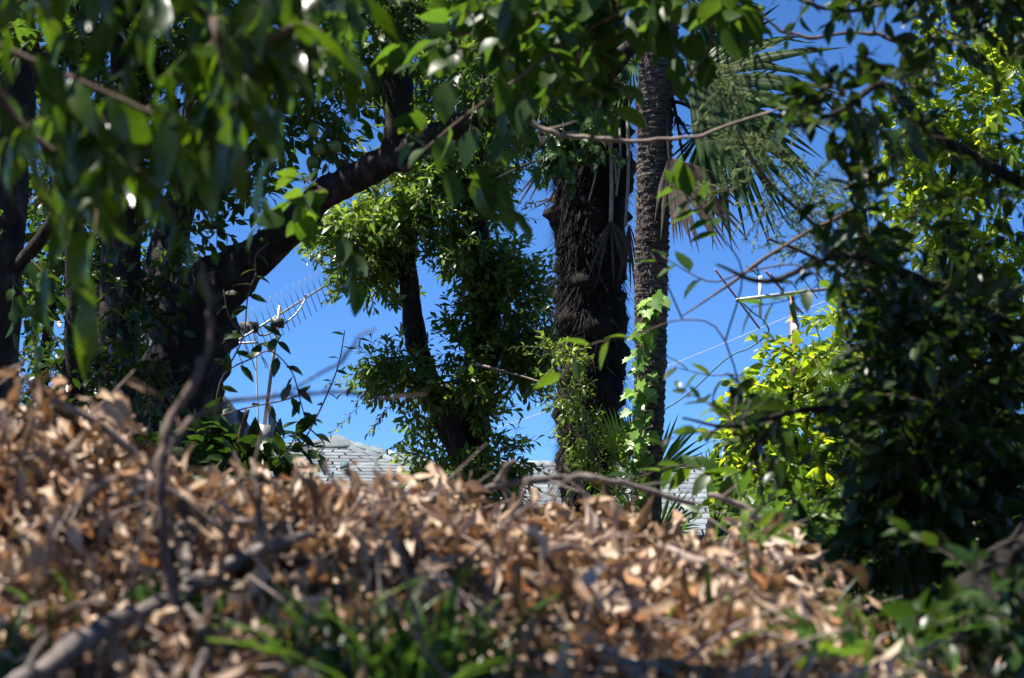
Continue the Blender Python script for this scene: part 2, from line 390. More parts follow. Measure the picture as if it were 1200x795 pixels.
# ------------------------------------------------------------------ house with a shingled hip roof
def roof_face(mb, a, b, c, d, course=.26, wid=.34, th=.009):
    """shingle strips over a quad a-b (eaves) d-c (top), a below d, b below c"""
    a, b, c, d = [np.array(v, float) for v in (a, b, c, d)]
    H = np.linalg.norm((c + d) / 2 - (a + b) / 2); n = max(1, int(H / course))
    nrm = unit(np.cross(b - a, d - a)); nrm = nrm if nrm[2] > 0 else -nrm
    for i in range(n):
        t0, t1 = i / n, min(1, (i + 1.12) / n)
        l0, r0 = a + (d - a) * t0, b + (c - b) * t0; l1, r1 = a + (d - a) * t1, b + (c - b) * t1
        Lw = np.linalg.norm(r0 - l0); m = max(1, int(Lw / wid)); offx = rng.random() * .6
        e = [0] + [min(1, max(0, (k + offx) / m)) for k in range(m)] + [1]
        for k in range(len(e) - 1):
            u0, u1 = e[k], e[k + 1]
            if u1 - u0 < .002: continue
            g = .016 / max(Lw, .1); u0 += g; u1 -= g
            lift = th * (1 + .35 * rng.random())
            p = [l0 + (r0 - l0) * u0, l0 + (r0 - l0) * u1, l1 + (r1 - l1) * u1, l1 + (r1 - l1) * u0]
            top = [p[0] + nrm * lift * 1.6, p[1] + nrm * lift * 1.6, p[2] + nrm * .005, p[3] + nrm * .005]
            mb.add(np.array(top + [p[0], p[1]]), [(0, 1, 2, 3), (4, 5, 1, 0)])
def caps(parent, p0, p1, n, wdt=.26, th=.035):
    p0, p1 = Vector(p0), Vector(p1); ax = (p1 - p0)
    side = ax.cross(Vector((0, 0, 1))).normalized(); nr = side.cross(ax).normalized()
    if nr.z < 0: nr = -nr
    for i in range(n):
        a = p0 + ax * (i / n); b = p0 + ax * ((i + 1.15) / n)
        mb = MB(); V = []
        for q, h in ((a, th * 1.9), (b, th * .9)):
            V += [q - side * wdt / 2 - nr * .03, q + nr * (h + .02), q + side * wdt / 2 - nr * .03,
                  q - side * wdt / 2 - nr * .03 + nr * h, q + nr * (h + .055), q + side * wdt / 2 - nr * .03 + nr * h]
        mb.add(V, [(3, 4, 10, 9), (4, 5, 11, 10), (0, 1, 4, 3), (1, 2, 5, 4), (0, 3, 9, 6), (2, 8, 11, 5), (6, 9, 10, 7), (7, 10, 11, 8)])
        mb.build('hip_cap', M['shingle'], parent, sm=False)
def house():
    D = 33.0
    ap = P(394, 521, D)
    eave = 2.72; yf = 28.0; base = .5
    fl = Vector((ap.x - 6.4, yf - .6, eave)); fr = Vector((ap.x + 3.9, yf + .8, eave))
    bl = Vector((fl.x + .9, ap.y + 5.0, eave)); br = Vector((fr.x + 1.0, ap.y + 6.0, eave))
    fl.z = fr.z = bl.z = br.z = eave
    ctr = (fl + fr + bl + br) / 4
    t = thing('house', 'cream house with grey shingled hip roof and small peak cap behind the leaf heap', 'house', (ctr.x, ctr.y, base))
    deck = MB(); vs = [fl, fr, br, bl, ap]
    deck.add([v - Vector((0, 0, .03)) for v in vs], None, [(0, 1, 4), (1, 2, 4), (2, 3, 4), (3, 0, 4), (0, 2, 1), (0, 3, 2)])
    rf = deck.build('roof', M['deck'], t, sm=False)
    sh = MB()
    e = .02
    for p, q in ((fl, fr), (fr, br), (bl, fl)):
        roof_face(sh, p, q, ap + (q - p) * .004, ap - (q - p) * .004)
    o = sh.build('shingle', M['shingle'], rf, sm=False); o['kind'] = 'stuff'
    for p in (fl, fr):
        caps(rf, ap + (p - ap) * .02, p, 15)
        n_ = Vector((0, -.12, .035)); f_ = MB(); f_.tube([ap + n_, p + n_], [.022, .022], 6, sub=1); f_.build('hip_edge_strip', M['shingle_edge'], rf)  # strip for the caps' dark green edge, paint and shade in one colour
    mb = MB()                                               # peak cap
    r = .40
    A = [ap + Vector((x * r * 1.1, y * r, -.10)) for x, y in ((-1, -1), (1, -1), (1, 1), (-1, 1))]
    B = [v + Vector((0, 0, .05)) for v in A]
    mb.add(A + B + [ap + Vector((0, 0, .16))], [(0, 1, 5, 4), (1, 2, 6, 5), (2, 3, 7, 6), (3, 0, 4, 7), (3, 2, 1, 0)], [(4, 5, 8), (5, 6, 8), (6, 7, 8), (7, 4, 8)])
    mb.build('peak_cap', M['shingle'], rf, sm=False)
    def on_roof(px):                                        # a small snow guard fixed on the front slope
        f = (px - 394) * K * D; yy = ap.y + (yf - ap.y) * .47; zz = ap.z + (eave - ap.z) * .47
        g = MB(); g.box((ap.x + f, yy, zz + .07), .13, .05, .12); g.build('snow_guard', M['shingle_edge'], rf, sm=False)
    for px in (266, 342, 418, 493): on_roof(px)
    wl = MB(); cx0, cx1, cy0, cy1 = fl.x + .9, fr.x - .6, yf + 1.3, ap.y + 5
    wl.box(((cx0 + cx1) / 2, (cy0 + cy1) / 2, (base + eave) / 2 - .12), cx1 - cx0, cy1 - cy0, eave - base - .06); wl.build('wall', M['plaster'], t, sm=False)
    for k in range(3):
        wf = MB(); wf.box((cx0 + 1.6 + k * 2.6, cy0 - .03, 1.65), 1.3, .06, 1.1); f = wf.build('window', M['white_plastic'], t, sm=False)
        for s in (-1, 1):
            g = MB(); g.box((cx0 + 1.6 + k * 2.6 + s * .31, cy0 - .065, 1.65), .54, .02, .96); g.build('pane', M['glass'], f, sm=False)
    # lower neighbouring house to the right, its ridge level
    l, r_ = P(500, 546, 36), P(880, 546, 36); yr = (l.y + r_.y) / 2; zr = l.z
    t2 = thing('house', 'long low house with level grey shingled ridge behind the palm trunks', 'house', ((l.x + r_.x) / 2, yr, base))
    a, b = Vector((l.x + 1.2, yr - 3.6, zr - 1.35)), Vector((r_.x + 3, yr - 3.6, zr - 1.35)); c, d = Vector((r_.x + 3, yr, zr)), Vector((l.x + 1.2, yr, zr))
    e1, e2 = Vector((a.x, yr + 3.6, a.z)), Vector((b.x, yr + 3.6, a.z)); dz = Vector((0, 0, .03))
    dk = MB(); dk.add([v - dz for v in (a, b, c, d, e1, e2)], [(0, 1, 2, 3), (3, 2, 5, 4), (0, 4, 5, 1)], [(0, 3, 4), (1, 5, 2)])
    rf = dk.build('roof', M['deck'], t2, sm=False)
    sh = MB(); roof_face(sh, a, b, c, d); roof_face(sh, e2, e1, d, c)
    o = sh.build('shingle', M['shingle'], rf, sm=False); o['kind'] = 'stuff'
    caps(rf, d, c, 30, .24, .02)
    wl = MB(); wl.box(((a.x + b.x) / 2, yr, (base + a.z) / 2 - .1), b.x - a.x - 1.0, 6.2, a.z - base - .05); wl.build('wall', M['plaster'], t2, sm=False)
    for k in range(3):
        wf = MB(); wf.box((a.x + 1.8 + k * 2.2, yr - 3.13, 1.6), 1.2, .06, 1.0); f = wf.build('window', M['white_plastic'], t2, sm=False)
        g = MB(); g.box((a.x + 1.8 + k * 2.2, yr - 3.17, 1.6), 1.06, .02, .86); g.build('pane', M['glass'], f, sm=False)
house()
def shed():
    D = 16.5
    A = P(205, 432, D); B = P(284, 528, D)                 # barge board from upper left down to the corner
    base = .55
    t = thing('shed', 'dark weathered shed with sloping roof edge beside the big leaning trunk', 'shed', (A.x - .2, A.y + 1.5, base))
    sl = (B - A); n = sl.cross(Vector((0, 1, 0))).normalized(); n = n if n.z > 0 else -n
    L = A - sl * 1.3
    mb = MB(); v = [L, B, B + Vector((0, 3.4, 0)), L + Vector((0, 3.4, 0))]
    mb.add([p for p in v] + [p + n * .06 for p in v], [(0, 1, 5, 4), (1, 2, 6, 5), (2, 3, 7, 6), (3, 0, 4, 7), (3, 2, 1, 0), (4, 5, 6, 7)])
    rf = mb.build('roof', M['old_board'], t, sm=False)
    fb = MB(); off = Vector((0, -.04, 0)); dn = -n * .15
    v = [L + off, B + off, B + off + dn, L + off + dn]
    fb.add(v + [p + Vector((0, .035, 0)) for p in v], [(0, 3, 2, 1), (4, 5, 6, 7), (0, 1, 5, 4), (1, 2, 6, 5), (2, 3, 7, 6), (3, 0, 4, 7)])
    fb.build('barge_board', M['old_board'], rf, sm=False)
    wl = MB(); x0 = L.x + .15; x1 = B.x - .12
    v = [Vector((x0, B.y + .12, base)), Vector((x1, B.y + .12, base)), Vector((x1, B.y + .12, B.z - .02)), Vector((x0, B.y + .12, L.z - .22))]
    wl.add(v + [p + Vector((0, 3, 0)) for p in v], [(0, 1, 2, 3), (4, 7, 6, 5), (0, 4, 5, 1), (1, 5, 6, 2), (3, 2, 6, 7), (0, 3, 7, 4)])
    wl.build('wall', M['old_board'], t, sm=False)
shed()

# ------------------------------------------------------------------ aerials, cables and the wire
def rod(mb, a, b, r, sides=6): mb.tube([a, b], [r, r], sides, sub=1)
def left_aerial():
    D = 15.0
    mx = lambda px, py, dd=0: P(px, py, D + dd)
    foot = mx(311, 600); g = ground_z(foot.x, foot.y)
    t = thing('television_aerial', 'silver comb shaped aerial on a leaning pole above the hip roof', 'aerial', (foot.x, foot.y, g))
    m = MB(); rod(m, mx(309, 505), mx(328, 358), .013, 10); m.build('mast', M['metal'], t)
    m = MB(); rod(m, Vector((foot.x - .02, foot.y + .05, g)), mx(305, 497, .05), .042, 12); m.build('support_post', M['metal'], t)
    m = MB(); m.box(mx(309, 512, -.02), .10, .08, .16); m.box(mx(319, 506, .02), .05, .06, .26); m.build('bracket', M['metal'], t, sm=False)
    A, B = mx(262, 410, -.35), mx(392, 328, .45)
    m = MB(); rod(m, A, B, .008, 8); bm_ = m.build('boom', M['metal'], t)
    ax = (B - A).normalized(); el = Vector((.50, .60, -.40)); el = (el - ax * el.dot(ax)).normalized()
    for k in range(17):
        f = .16 + .82 * k / 16; c = A + (B - A) * f; h = .165 - .04 * k / 16
        m = MB(); rod(m, c - el * h, c + el * h, .003, 6); m.build('element', M['metal'], t)
    vv = el.cross(ax).normalized()
    for k in range(-3, 4):
        if k == 0: continue
        c = A + ax * .02 + vv * .075 * k + ax * (.03 * abs(k))
        m = MB(); rod(m, c - el * .20, c + el * .20, .0034, 6); m.build('reflector_rod', M['metal'], t)
    m = MB(); rod(m, A + vv * -.25 + ax * .1, A + vv * .25 + ax * .1, .008, 6); m.build('reflector_spine', M['metal'], t)
    m = MB(); m.tube([mx(302, 384, -.1), mx(304, 393, -.1), mx(318, 390), mx(345, 370, .1), mx(357, 352, .2), mx(358, 345, .2)], [.0065] * 6, 8); m.build('brace_arm', M['metal'], t)
    m = MB(); m.box(mx(325, 379), .09, .08, .06); m.build('clamp', M['dark_plastic'], t, sm=False)
    m = MB(); m.box(mx(292, 384, -.1), .12, .09, .07); m.build('feed_box', M['dark_plastic'], t, sm=False)
    m = MB(); m.tube([mx(296, 388), mx(300, 410), mx(301, 450), mx(303, 498)], [.006] * 4, 6); m.build('cable', M['white_plastic'], t)
left_aerial()
def right_aerial():
    D = 20.0
    mx = lambda px, py, dd=0: P(px, py, D + dd)
    foot = mx(928, 620); g = ground_z(foot.x, foot.y)
    t = thing('radio_aerial', 'pale boom aerial with thin red rods above the yellow green tree', 'aerial', (foot.x, foot.y, g))
    m = MB(); rod(m, Vector((foot.x, foot.y, g)), mx(928, 345), .022, 8); m.build('mast', M['red_rod'], t)
    m = MB(); m.box(mx(932, 386, -.03), .07, .06, .10); m.build('junction_box', M['white_plastic'], t, sm=False)
    m = MB(); rod(m, mx(863, 352, -.4), mx(1015, 333, .5), .018, 8); m.build('boom', M['metal'], t)
    for (x0, y0, x1, y1, mat, r) in ((838, 316, 890, 385, 'red_rod', .010), (897, 318, 941, 368, 'red_rod', .010), (903, 321, 936, 366, 'red_rod', .008), (957, 319, 985, 355, 'red_rod', .010),
                                     (925, 328, 945, 354, 'metal', .006), (940, 325, 958, 350, 'metal', .006), (970, 322, 990, 348, 'metal', .006)):
        m = MB(); rod(m, mx(x0, y0, -.3), mx(x1, y1, .3), r, 6); m.build('element', M[mat], t)
    m = MB(); rod(m, mx(891, 323, -.2), mx(891, 372, -.2), .017, 8); m.build('balun_tube', M['white_plastic'], t)
    m = MB(); m.tube([mx(875, 311), mx(890, 324), mx(893, 326)], [.008] * 3, 6); m.tube([mx(869, 354), mx(882, 366), mx(893, 374)], [.008] * 3, 6); m.build('feed_cable', M['cable'], t)
    c = MB(); c.tube([mx(893, 373), mx(901, 388), mx(890, 400), mx(876, 409), mx(858, 416), mx(838, 432), mx(812, 457), mx(782, 478), mx(740, 498), mx(690, 520, 8), mx(640, 560, 14)], [.008] * 11, 6)
    tag(c.build('cable', M['cable'], None), 'thin blue green cable drooping from the right hand aerial', 'cable')
    c = MB(); a, b = P(300, 572, 31), P(1010, 335, 21); pts = [a + (b - a) * f - Vector((0, 0, .25 * math.sin(math.pi * f))) for f in np.linspace(0, 1, 9)]
    c.tube(pts, [.0035] * 9, 4); tag(c.build('wire', M['wire'], None), 'faint pale wire crossing the open sky above the roofs', 'wire')
right_aerial()

# ------------------------------------------------------------------ trees
def tree_root(name, label, cat, px, py, d, group=None):
    p = P(px, py, d); return thing(name, label, cat, (p.x, p.y, ground_z(p.x, p.y)), group)
def limb(parent, spec, mat, name='limb', sides=14, amp=.22, freq=7.0, grounded=False, sub=6):
    pts, rad = path(spec)
    if grounded:
        p = pts[0]; pts = [Vector((p.x, p.y, ground_z(p.x, p.y) - .06))] + pts; rad = [rad[0] * 1.15] + rad
    m = MB(); m.tube(pts, rad, sides, amp, freq, sub=sub); return m.build(name, mat, parent)

def leaning_tree():
    t = tree_root('plum_tree', 'big dark leaning tree whose heavy limb slants up to the right bearing green fruit', 'tree', 205, 600, 10)
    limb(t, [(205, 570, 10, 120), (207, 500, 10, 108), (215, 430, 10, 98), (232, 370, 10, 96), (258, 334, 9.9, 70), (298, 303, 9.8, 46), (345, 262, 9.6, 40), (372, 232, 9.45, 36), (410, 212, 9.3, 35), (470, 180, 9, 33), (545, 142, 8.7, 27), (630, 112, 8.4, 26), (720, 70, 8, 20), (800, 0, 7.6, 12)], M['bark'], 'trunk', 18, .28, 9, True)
    limb(t, [(462, 196, 9.05, 40), (470, 150, 9, 38), (464, 70, 9, 35), (478, -40, 9, 30), (500, -200, 9, 20)], M['bark'])
    limb(t, [(215, 420, 10, 60), (190, 330, 10.2, 46), (215, 220, 10.4, 36), (235, 80, 10.4, 30), (225, -100, 10.4, 20)], M['bark'])
    for px, py in ((340, 122), (367, 152), (374, 175), (393, 172), (366, 190), (404, 205)):
        m = MB(); c = P(px, py, 9.3); r = .027
        V, Q = [], []
        for i in range(9):
            for k in range(12):
                a, b = math.pi * i / 8, 2 * math.pi * k / 12; rr = math.sin(a) * r * (1 - .06 * math.exp(-8 * b * b))
                V.append(c + Vector((rr * math.cos(b), rr * math.sin(b), r * math.cos(a) * (1.03 if i else .86))))
        Q = [(i * 12 + k, i * 12 + (k + 1) % 12, (i + 1) * 12 + (k + 1) % 12, (i + 1) * 12 + k) for i in range(8) for k in range(12)]
        m.add(V, Q); f = m.build('fruit', M['fruit'], t)
        s = MB(); s.tube([c + Vector((0, 0, r * .8)), c + Vector((.01, .01, .07))], [.0025, .002], 5, sub=1); s.build('stalk', M['twig'], f)
    crown(t, 'oval', M['leaf_mid'], [(330, 130, 9.7, 60, 70, .4, 60), (400, 110, 9.9, 60, 50, .4, 50), (290, 215, 10.2, 60, 50, .4, 36), (370, 175, 9.9, 40, 36, .3, 22), (280, 60, 9.6, 90, 70, .6, 130), (420, 30, 9, 90, 60, .6, 120),
        (200, 270, 9.6, 50, 50, .3, 30), (250, 210, 9.8, 50, 70, .4, 40), (560, 90, 8.6, 90, 50, .5, 70), (230, 20, 9.8, 90, 60, .6, 100),
        (180, -140, 9.8, 260, 110, 1.4, 420), (-120, -290, 9.3, 230, 130, 1.2, 420), (480, -150, 9, 240, 110, 1.2, 260)], .22, 7, .068, .0028, droop=.3)  # far upper left clump is unseen, added to shade the trunk
leaning_tree()

def straight_trunks():
    t = tree_root('tree', 'straight dark trunk rising just left of the leaning tree', 'tree', 142, 560, 9.6)
    limb(t, [(142, 570, 9.6, 52), (140, 400, 9.6, 47), (144, 250, 9.6, 46), (150, 100, 9.6, 44), (150, -60, 9.6, 40), (160, -300, 9.8, 24)], M['bark'], 'trunk', 14, .2, 8, True)
    limb(t, [(150, 30, 9.6, 30), (90, 50, 9.5, 28), (20, 82, 9.4, 24), (-60, 90, 9.4, 16)], M['bark'])
    crown(t, 'oval', M['leaf_dark'], [(100, 60, 9.4, 100, 70, .5, 90), (150, 150, 9.3, 70, 60, .4, 60), (120, -150, 9.6, 220, 120, 1.2, 350), (160, 330, 9.4, 40, 60, .2, 30), (175, 450, 9.2, 50, 80, .2, 50), (110, 440, 10.4, 50, 80, .3, 60)], .2, 7, .062, .003)
    t = tree_root('tree', 'thin dark trunk with one pale patch among the left bushes', 'tree', 86, 520, 10.4)
    limb(t, [(86, 560, 10.4, 26), (86, 440, 10.4, 24), (88, 330, 10.4, 22), (84, 220, 10.4, 21), (90, 60, 10.6, 18), (80, -120, 10.8, 10)], M['bark'], 'trunk', 10, .15, 9, True)
    crown(t, 'oval', M['leaf_dark'], [(60, 180, 10.4, 70, 80, .5, 70), (95, -60, 10.6, 120, 100, 1, 160)], .2, 7, .06, .003)
    t = tree_root('tree', 'dim brown trunk at the left border with a thin leaning side stem', 'tree', 10, 560, 7.4)
    limb(t, [(-14, 590, 7.4, 70), (-6, 420, 7.4, 60), (4, 250, 7.4, 52), (10, 120, 7.4, 56), (12, 40, 7.4, 58), (2, -80, 7.4, 50), (0, -300, 7.4, 30)], M['bark'], 'trunk', 14, .2, 8, True)
    limb(t, [(6, 330, 7.4, 16), (66, 250, 7.2, 17), (62, 160, 7.1, 18), (40, 60, 7.1, 16), (26, -30, 7.1, 14)], M['bark'], sides=10)
    crown(t, 'broad', M['leaf_mid'], [(45, 20, 7, 50, 40, .2, 14), (60, 60, 7, 40, 40, .2, 10), (30, -160, 7.2, 200, 120, .9, 220), (20, 300, 7.2, 40, 60, .2, 10)], .2, 6, .075, .003, droop=.3)
straight_trunks()

def left_bushes():
    t = tree_root('shrub', 'tall bushy evergreen with small leaves and sky gaps behind the left trunks', 'shrub', 60, 600, 12.8)
    limb(t, [(60, 570, 12.8, 16), (50, 450, 12.8, 14), (66, 300, 12.8, 10), (60, 160, 12.8, 6)], M['bark'], 'trunk', 8, .1, grounded=True)
    limb(t, [(60, 470, 12.8, 10), (110, 380, 12.8, 8), (120, 250, 12.8, 5)], M['bark'], 'limb', 8, .1)
    crown(t, 'ovs', M['leaf_mid'], [(40, 330, 12.8, 80, 120, .8, 280), (110, 330, 12.9, 70, 130, .8, 220), (50, 480, 12.6, 90, 80, .6, 230), (130, 460, 12.8, 60, 90, .6, 160), (30, 150, 13, 70, 100, .8, 150), (170, 280, 13, 50, 90, .5, 90), (100, 200, 13, 60, 90, .8, 120), (190, 400, 13, 60, 100, .5, 120)], .2, 8, .055, .003)
    t = tree_root('shrub', 'shady glossy leaved shrub under the shed corner with big leaves', 'shrub', 290, 640, 8.6)
    limb(t, [(286, 620, 8.6, 12), (285, 560, 8.6, 10), (280, 520, 8.6, 8), (290, 480, 8.6, 6)], M['twig'], 'stem', 8, .1, grounded=True)
    crown(t, 'oval', M['leaf_dark'], [(290, 535, 8.5, 52, 36, .25, 34), (250, 560, 8.5, 55, 40, .25, 34), (320, 560, 8.5, 30, 20, .2, 10), (215, 520, 8.7, 50, 60, .2, 26)], .14, 6, .105, .003, droop=.3)
left_bushes()

def camellia():
    D = 8.6
    t = tree_root('sapling', 'young sapling with dark oval leaves hanging across the blue gap', 'sapling', 246, 640, D)
    limb(t, [(246, 610, D, 9), (244, 540, D, 8), (250, 490, D, 7)], M['twig'], 'stem', 8, .1, grounded=True)
    runs = [[(250, 490), (290, 478), (330, 470), (356, 462)], [(250, 490), (262, 440), (296, 420), (318, 412), (342, 436), (352, 470), (360, 500)],
            [(262, 440), (285, 395), (290, 350), (300, 320)], [(285, 395), (268, 370), (262, 340)], [(318, 412), (330, 392)], [(310, 560), (335, 530), (350, 505)],
            [(360, 500), (380, 520), (372, 535)], [(355, 520), (380, 470), (396, 430), (404, 388)], [(300, 330), (300, 300), (315, 285)]]
    ps, ds, us, ss = [], [], [], []
    for i, rn in enumerate(runs):
        m = MB(); pts = [P(x, y, D + .03 * i) for x, y in rn]; m.tube(pts, [.004 * (1 - .5 * k / len(pts)) for k in range(len(pts))], 6); m.build('twig', M['twig'], t)
        n = max(3, int(sum((b - a).length for a, b in zip(pts, pts[1:])) / .05))
        small = .6 if i == 7 else 1
        for k in range(n):
            f = (k + .7) / n * (len(pts) - 1); a = min(int(f), len(pts) - 2); p = pts[a].lerp(pts[a + 1], f - a); dr = (pts[a + 1] - pts[a]).normalized()
            sd = 1 if k % 2 else -1; s = Vector((dr.z, random.uniform(-.8, .8), -dr.x)) * sd
            ps.append(p); ds.append(dr * .5 + s * .9 + Vector((0, 0, -.55))); us.append((random.uniform(-.5, .5), random.uniform(-1, -.2), 1)); ss.append(random.uniform(.07, .10) * small)
    leaves(t, 'oval', M['leaf_dark'], ps, ds, us, ss)
camellia()

def middle_tree():
    t = tree_root('tree', 'leafy tree with small spatula leaves and a sawn off forked branch left of the palms', 'tree', 548, 610, 14.6)
    limb(t, [(545, 600, 14.60, 44), (545, 560, 14.60, 40), (556, 500, 14.60, 36), (562, 440, 14.60, 40), (570, 380, 14.60, 34), (562, 300, 14.60, 30), (553, 200, 14.60, 28), (560, 90, 14.60, 22), (580, -60, 14.60, 12)], M['bark'], 'trunk', 14, .25, 9, True)
    limb(t, [(548, 560, 14.50, 24), (530, 515, 14.45, 25), (508, 470, 14.40, 24), (482, 445, 14.40, 22), (466, 436, 14.40, 18), (448, 434, 14.40, 14)], M['bark'], 'sawn_branch', 12, .3, 9)
    limb(t, [(545, 545, 14.40, 24), (530, 495, 14.35, 18), (522, 460, 14.35, 16), (516, 450, 14.35, 14)], M['bark'], 'sawn_branch', 10, .3, 9)
    limb(t, [(556, 500, 14.70, 22), (510, 450, 14.80, 22), (489, 405, 14.70, 26), (482, 350, 14.60, 24), (476, 280, 14.60, 20), (490, 180, 14.60, 14), (500, 80, 14.60, 8)], M['bark'], 'limb', 12, .2, 9)
    limb(t, [(565, 430, 14.60, 14), (605, 400, 14.50, 10), (640, 390, 14.40, 5)], M['bark'], 'limb', 8, .1)
    limb(t, [(540, 440, 14.20, 4), (556, 428, 14.10, 4), (600, 438, 14.00, 3), (640, 450, 13.90, 2)], M['dead_wood'], 'limb', 6, .1)
    B = [(422, 285, 14.40, 56, 44, .45, 230), (470, 225, 14.50, 50, 60, .5, 170), (530, 230, 14.60, 56, 56, .6, 160), (560, 300, 14.60, 42, 50, .5, 120), (588, 360, 14.60, 40, 46, .5, 110), (600, 330, 14.50, 50, 36, .4, 60),
         (620, 395, 14.40, 45, 36, .4, 90), (594, 425, 14.60, 40, 36, .4, 75), (480, 432, 14.30, 62, 18, .3, 75), (490, 480, 14.70, 20, 26, .3, 16), (510, 525, 14.70, 26, 46, .3, 44), (575, 540, 14.40, 34, 34, .3, 60), (570, 575, 14.40, 50, 20, .3, 44),
         (560, 180, 14.60, 55, 50, .5, 120), (510, 130, 14.60, 60, 60, .5, 120), (570, 80, 14.60, 70, 60, .6, 120), (530, 20, 14.60, 80, 50, .6, 130), (620, 150, 14.60, 40, 40, .4, 50), (552, 470, 14.40, 24, 44, .3, 50), (548, 400, 14.50, 22, 40, .3, 36), (470, 450, 14.30, 40, 14, .2, 30), (535, 560, 14.20, 26, 24, .2, 22), (435, 322, 14.60, 42, 16, .4, 40), (468, 370, 14.70, 10, 20, .3, 7), (500, -120, 14.60, 110, 70, .7, 70)]
    crown(t, 'spat', M['leaf_small'], B, .20, 11, .082, .003, ang=60)
    # long loose sprays hanging out over the sky
    st, dr = [], []
    for (a, b, c, d_) in ((455, 440, 400, 500), (460, 430, 385, 455), (470, 460, 435, 505), (480, 425, 410, 430), (610, 330, 668, 330), (600, 300, 665, 290), (625, 370, 670, 345), (590, 260, 640, 230), (500, 500, 455, 525), (600, 200, 650, 180), (380, 310, 355, 290), (400, 320, 385, 345)):
        A, Bp = P(a, b, 14.3), P(c, d_, 14.1)
        for k in range(5):
            st.append(A.lerp(Bp, k / 5)); dr.append((Bp - A).normalized() + Vector((random.uniform(-.5, .5), random.uniform(-.6, .6), random.uniform(-.4, .4))))
    p, d, u, s, poly = grow(np.array(st), np.array(dr), .14, 9, .047, ang=55)
    o = joined('spat', p, basis(d, u), s, None).build('spray', M['leaf_small'], t); o['kind'] = 'stuff'
    stems(t, [poly], .002, M['twig'])
    t = tree_root('climbing_shrub', 'pale flowering climber running down in front of the shaggy palm trunk', 'climber', 700, 620, 12.1)
    limb(t, [(722, 620, 12.1, 6), (712, 575, 12.1, 6), (690, 520, 12.1, 5), (668, 470, 12.1, 5), (650, 430, 12.1, 4), (640, 400, 12.1, 3)], M['twig'], 'stem', 6, .1, grounded=True)
    crown(t, 'spat', M['leaf_small'], [(648, 425, 12.1, 34, 30, .2, 46), (665, 465, 12.1, 26, 26, .2, 40), (685, 505, 12.1, 26, 24, .2, 40), (700, 540, 12.1, 24, 22, .2, 38), (714, 580, 12.1, 22, 26, .2, 36)], .13, 9, .045, .002, ang=60)
middle_tree()

# ------------------------------------------------------------------ palms
def fan(parent, hub, direction, face, R, n=30, spread=240, droop=.2, mat=None, wid=.032, name='frond', bunch=1.0, hubr=.06, foot=None, split=.45):
    """one fan frond: folded blade segments joined near the hub, free and drooping at the tips"""
    hub = Vector(hub); y = Vector(direction).normalized(); z = Vector(face); z = (z - y * z.dot(y)).normalized(); x = y.cross(z)
    mb = MB()
    if foot is not None:
        ft = Vector(foot); mid = ft.lerp(hub, .5) + Vector((0, 0, .04)); mb.tube([ft, mid, hub, hub + y * .05], [.014, .011, .008, .004], 6)
    for k in range(n):
        dry_ = mat is M['dry_palm']
        if dry_ and random.random() < .14: continue
        a = math.radians((k / (n - 1) - .5) * spread) + random.gauss(0, .07 if dry_ else .028)
        L = R * (1 - .28 * (abs(k / (n - 1) - .5) * 2) ** 2) * random.uniform(.65 if dry_ else .86, 1.06)
        dv = (y * math.cos(a) + x * math.sin(a)).normalized(); sd = dv.cross(z).normalized()
        dr = droop * random.uniform(.5, 1.8); kink = random.uniform(.55, .85); tipd = random.random() < .35
        V = []
        for i, f in enumerate((.04, .25, .5, .75, .92, 1.0)):
            wv = wid * R * (.25 + 1.5 * f if f < .5 else 1.0 * (1 - (f - .5) / .5) + .05) * .5 * bunch
            dz = -dr * L * f * f * (1.6 if tipd and f > kink else 1)
            c = hub + dv * (L * f) + Vector((0, 0, dz))
            V += [c - sd * wv, c + z * wv * .55, c + sd * wv]
        Q = [(i * 3 + j, i * 3 + j + 1, i * 3 + j + 4, i * 3 + j + 3) for i in range(5) for j in (0, 1)]
        mb.add(V, Q)
    return mb.build(name, mat or M['leaf_palm'], parent, sm=False)
def fibres(mb, pts, rad, n, ln, out=.35, down=1.0):
    """short stiff fibres standing off a trunk"""
    A = np.array([tuple(p) for p in pts]); seg = np.linspace(0, len(A) - 1, n)
    f = rng.random(n) * (len(A) - 1); i = np.minimum(f.astype(int), len(A) - 2); u = (f - i)[:, None]
    c = A[i] * (1 - u) + A[i + 1] * u; r = np.interp(f, np.arange(len(A)), rad)
    th = rng.random(n) * 2 * np.pi; o = np.stack([np.cos(th), np.sin(th), np.zeros(n)], 1)
    base = c + o * (r * .97)[:, None]
    d = o * (out * (.4 + rng.random(n)))[:, None] + np.array([0, 0, -down]) * (.5 + rng.random(n))[:, None] + rng.normal(0, .28, (n, 3))
    L = ln * (.4 + rng.random(n)); tip = base + unit(d) * L[:, None]; t = np.stack([-o[:, 1], o[:, 0], np.zeros(n)], 1)
    wv = (.0025 + .003 * rng.random(n))[:, None]
    V = np.stack([base - t * wv, base + t * wv, tip], 1).reshape(-1, 3)
    mb.add(V, None, np.arange(n * 3).reshape(-1, 3))

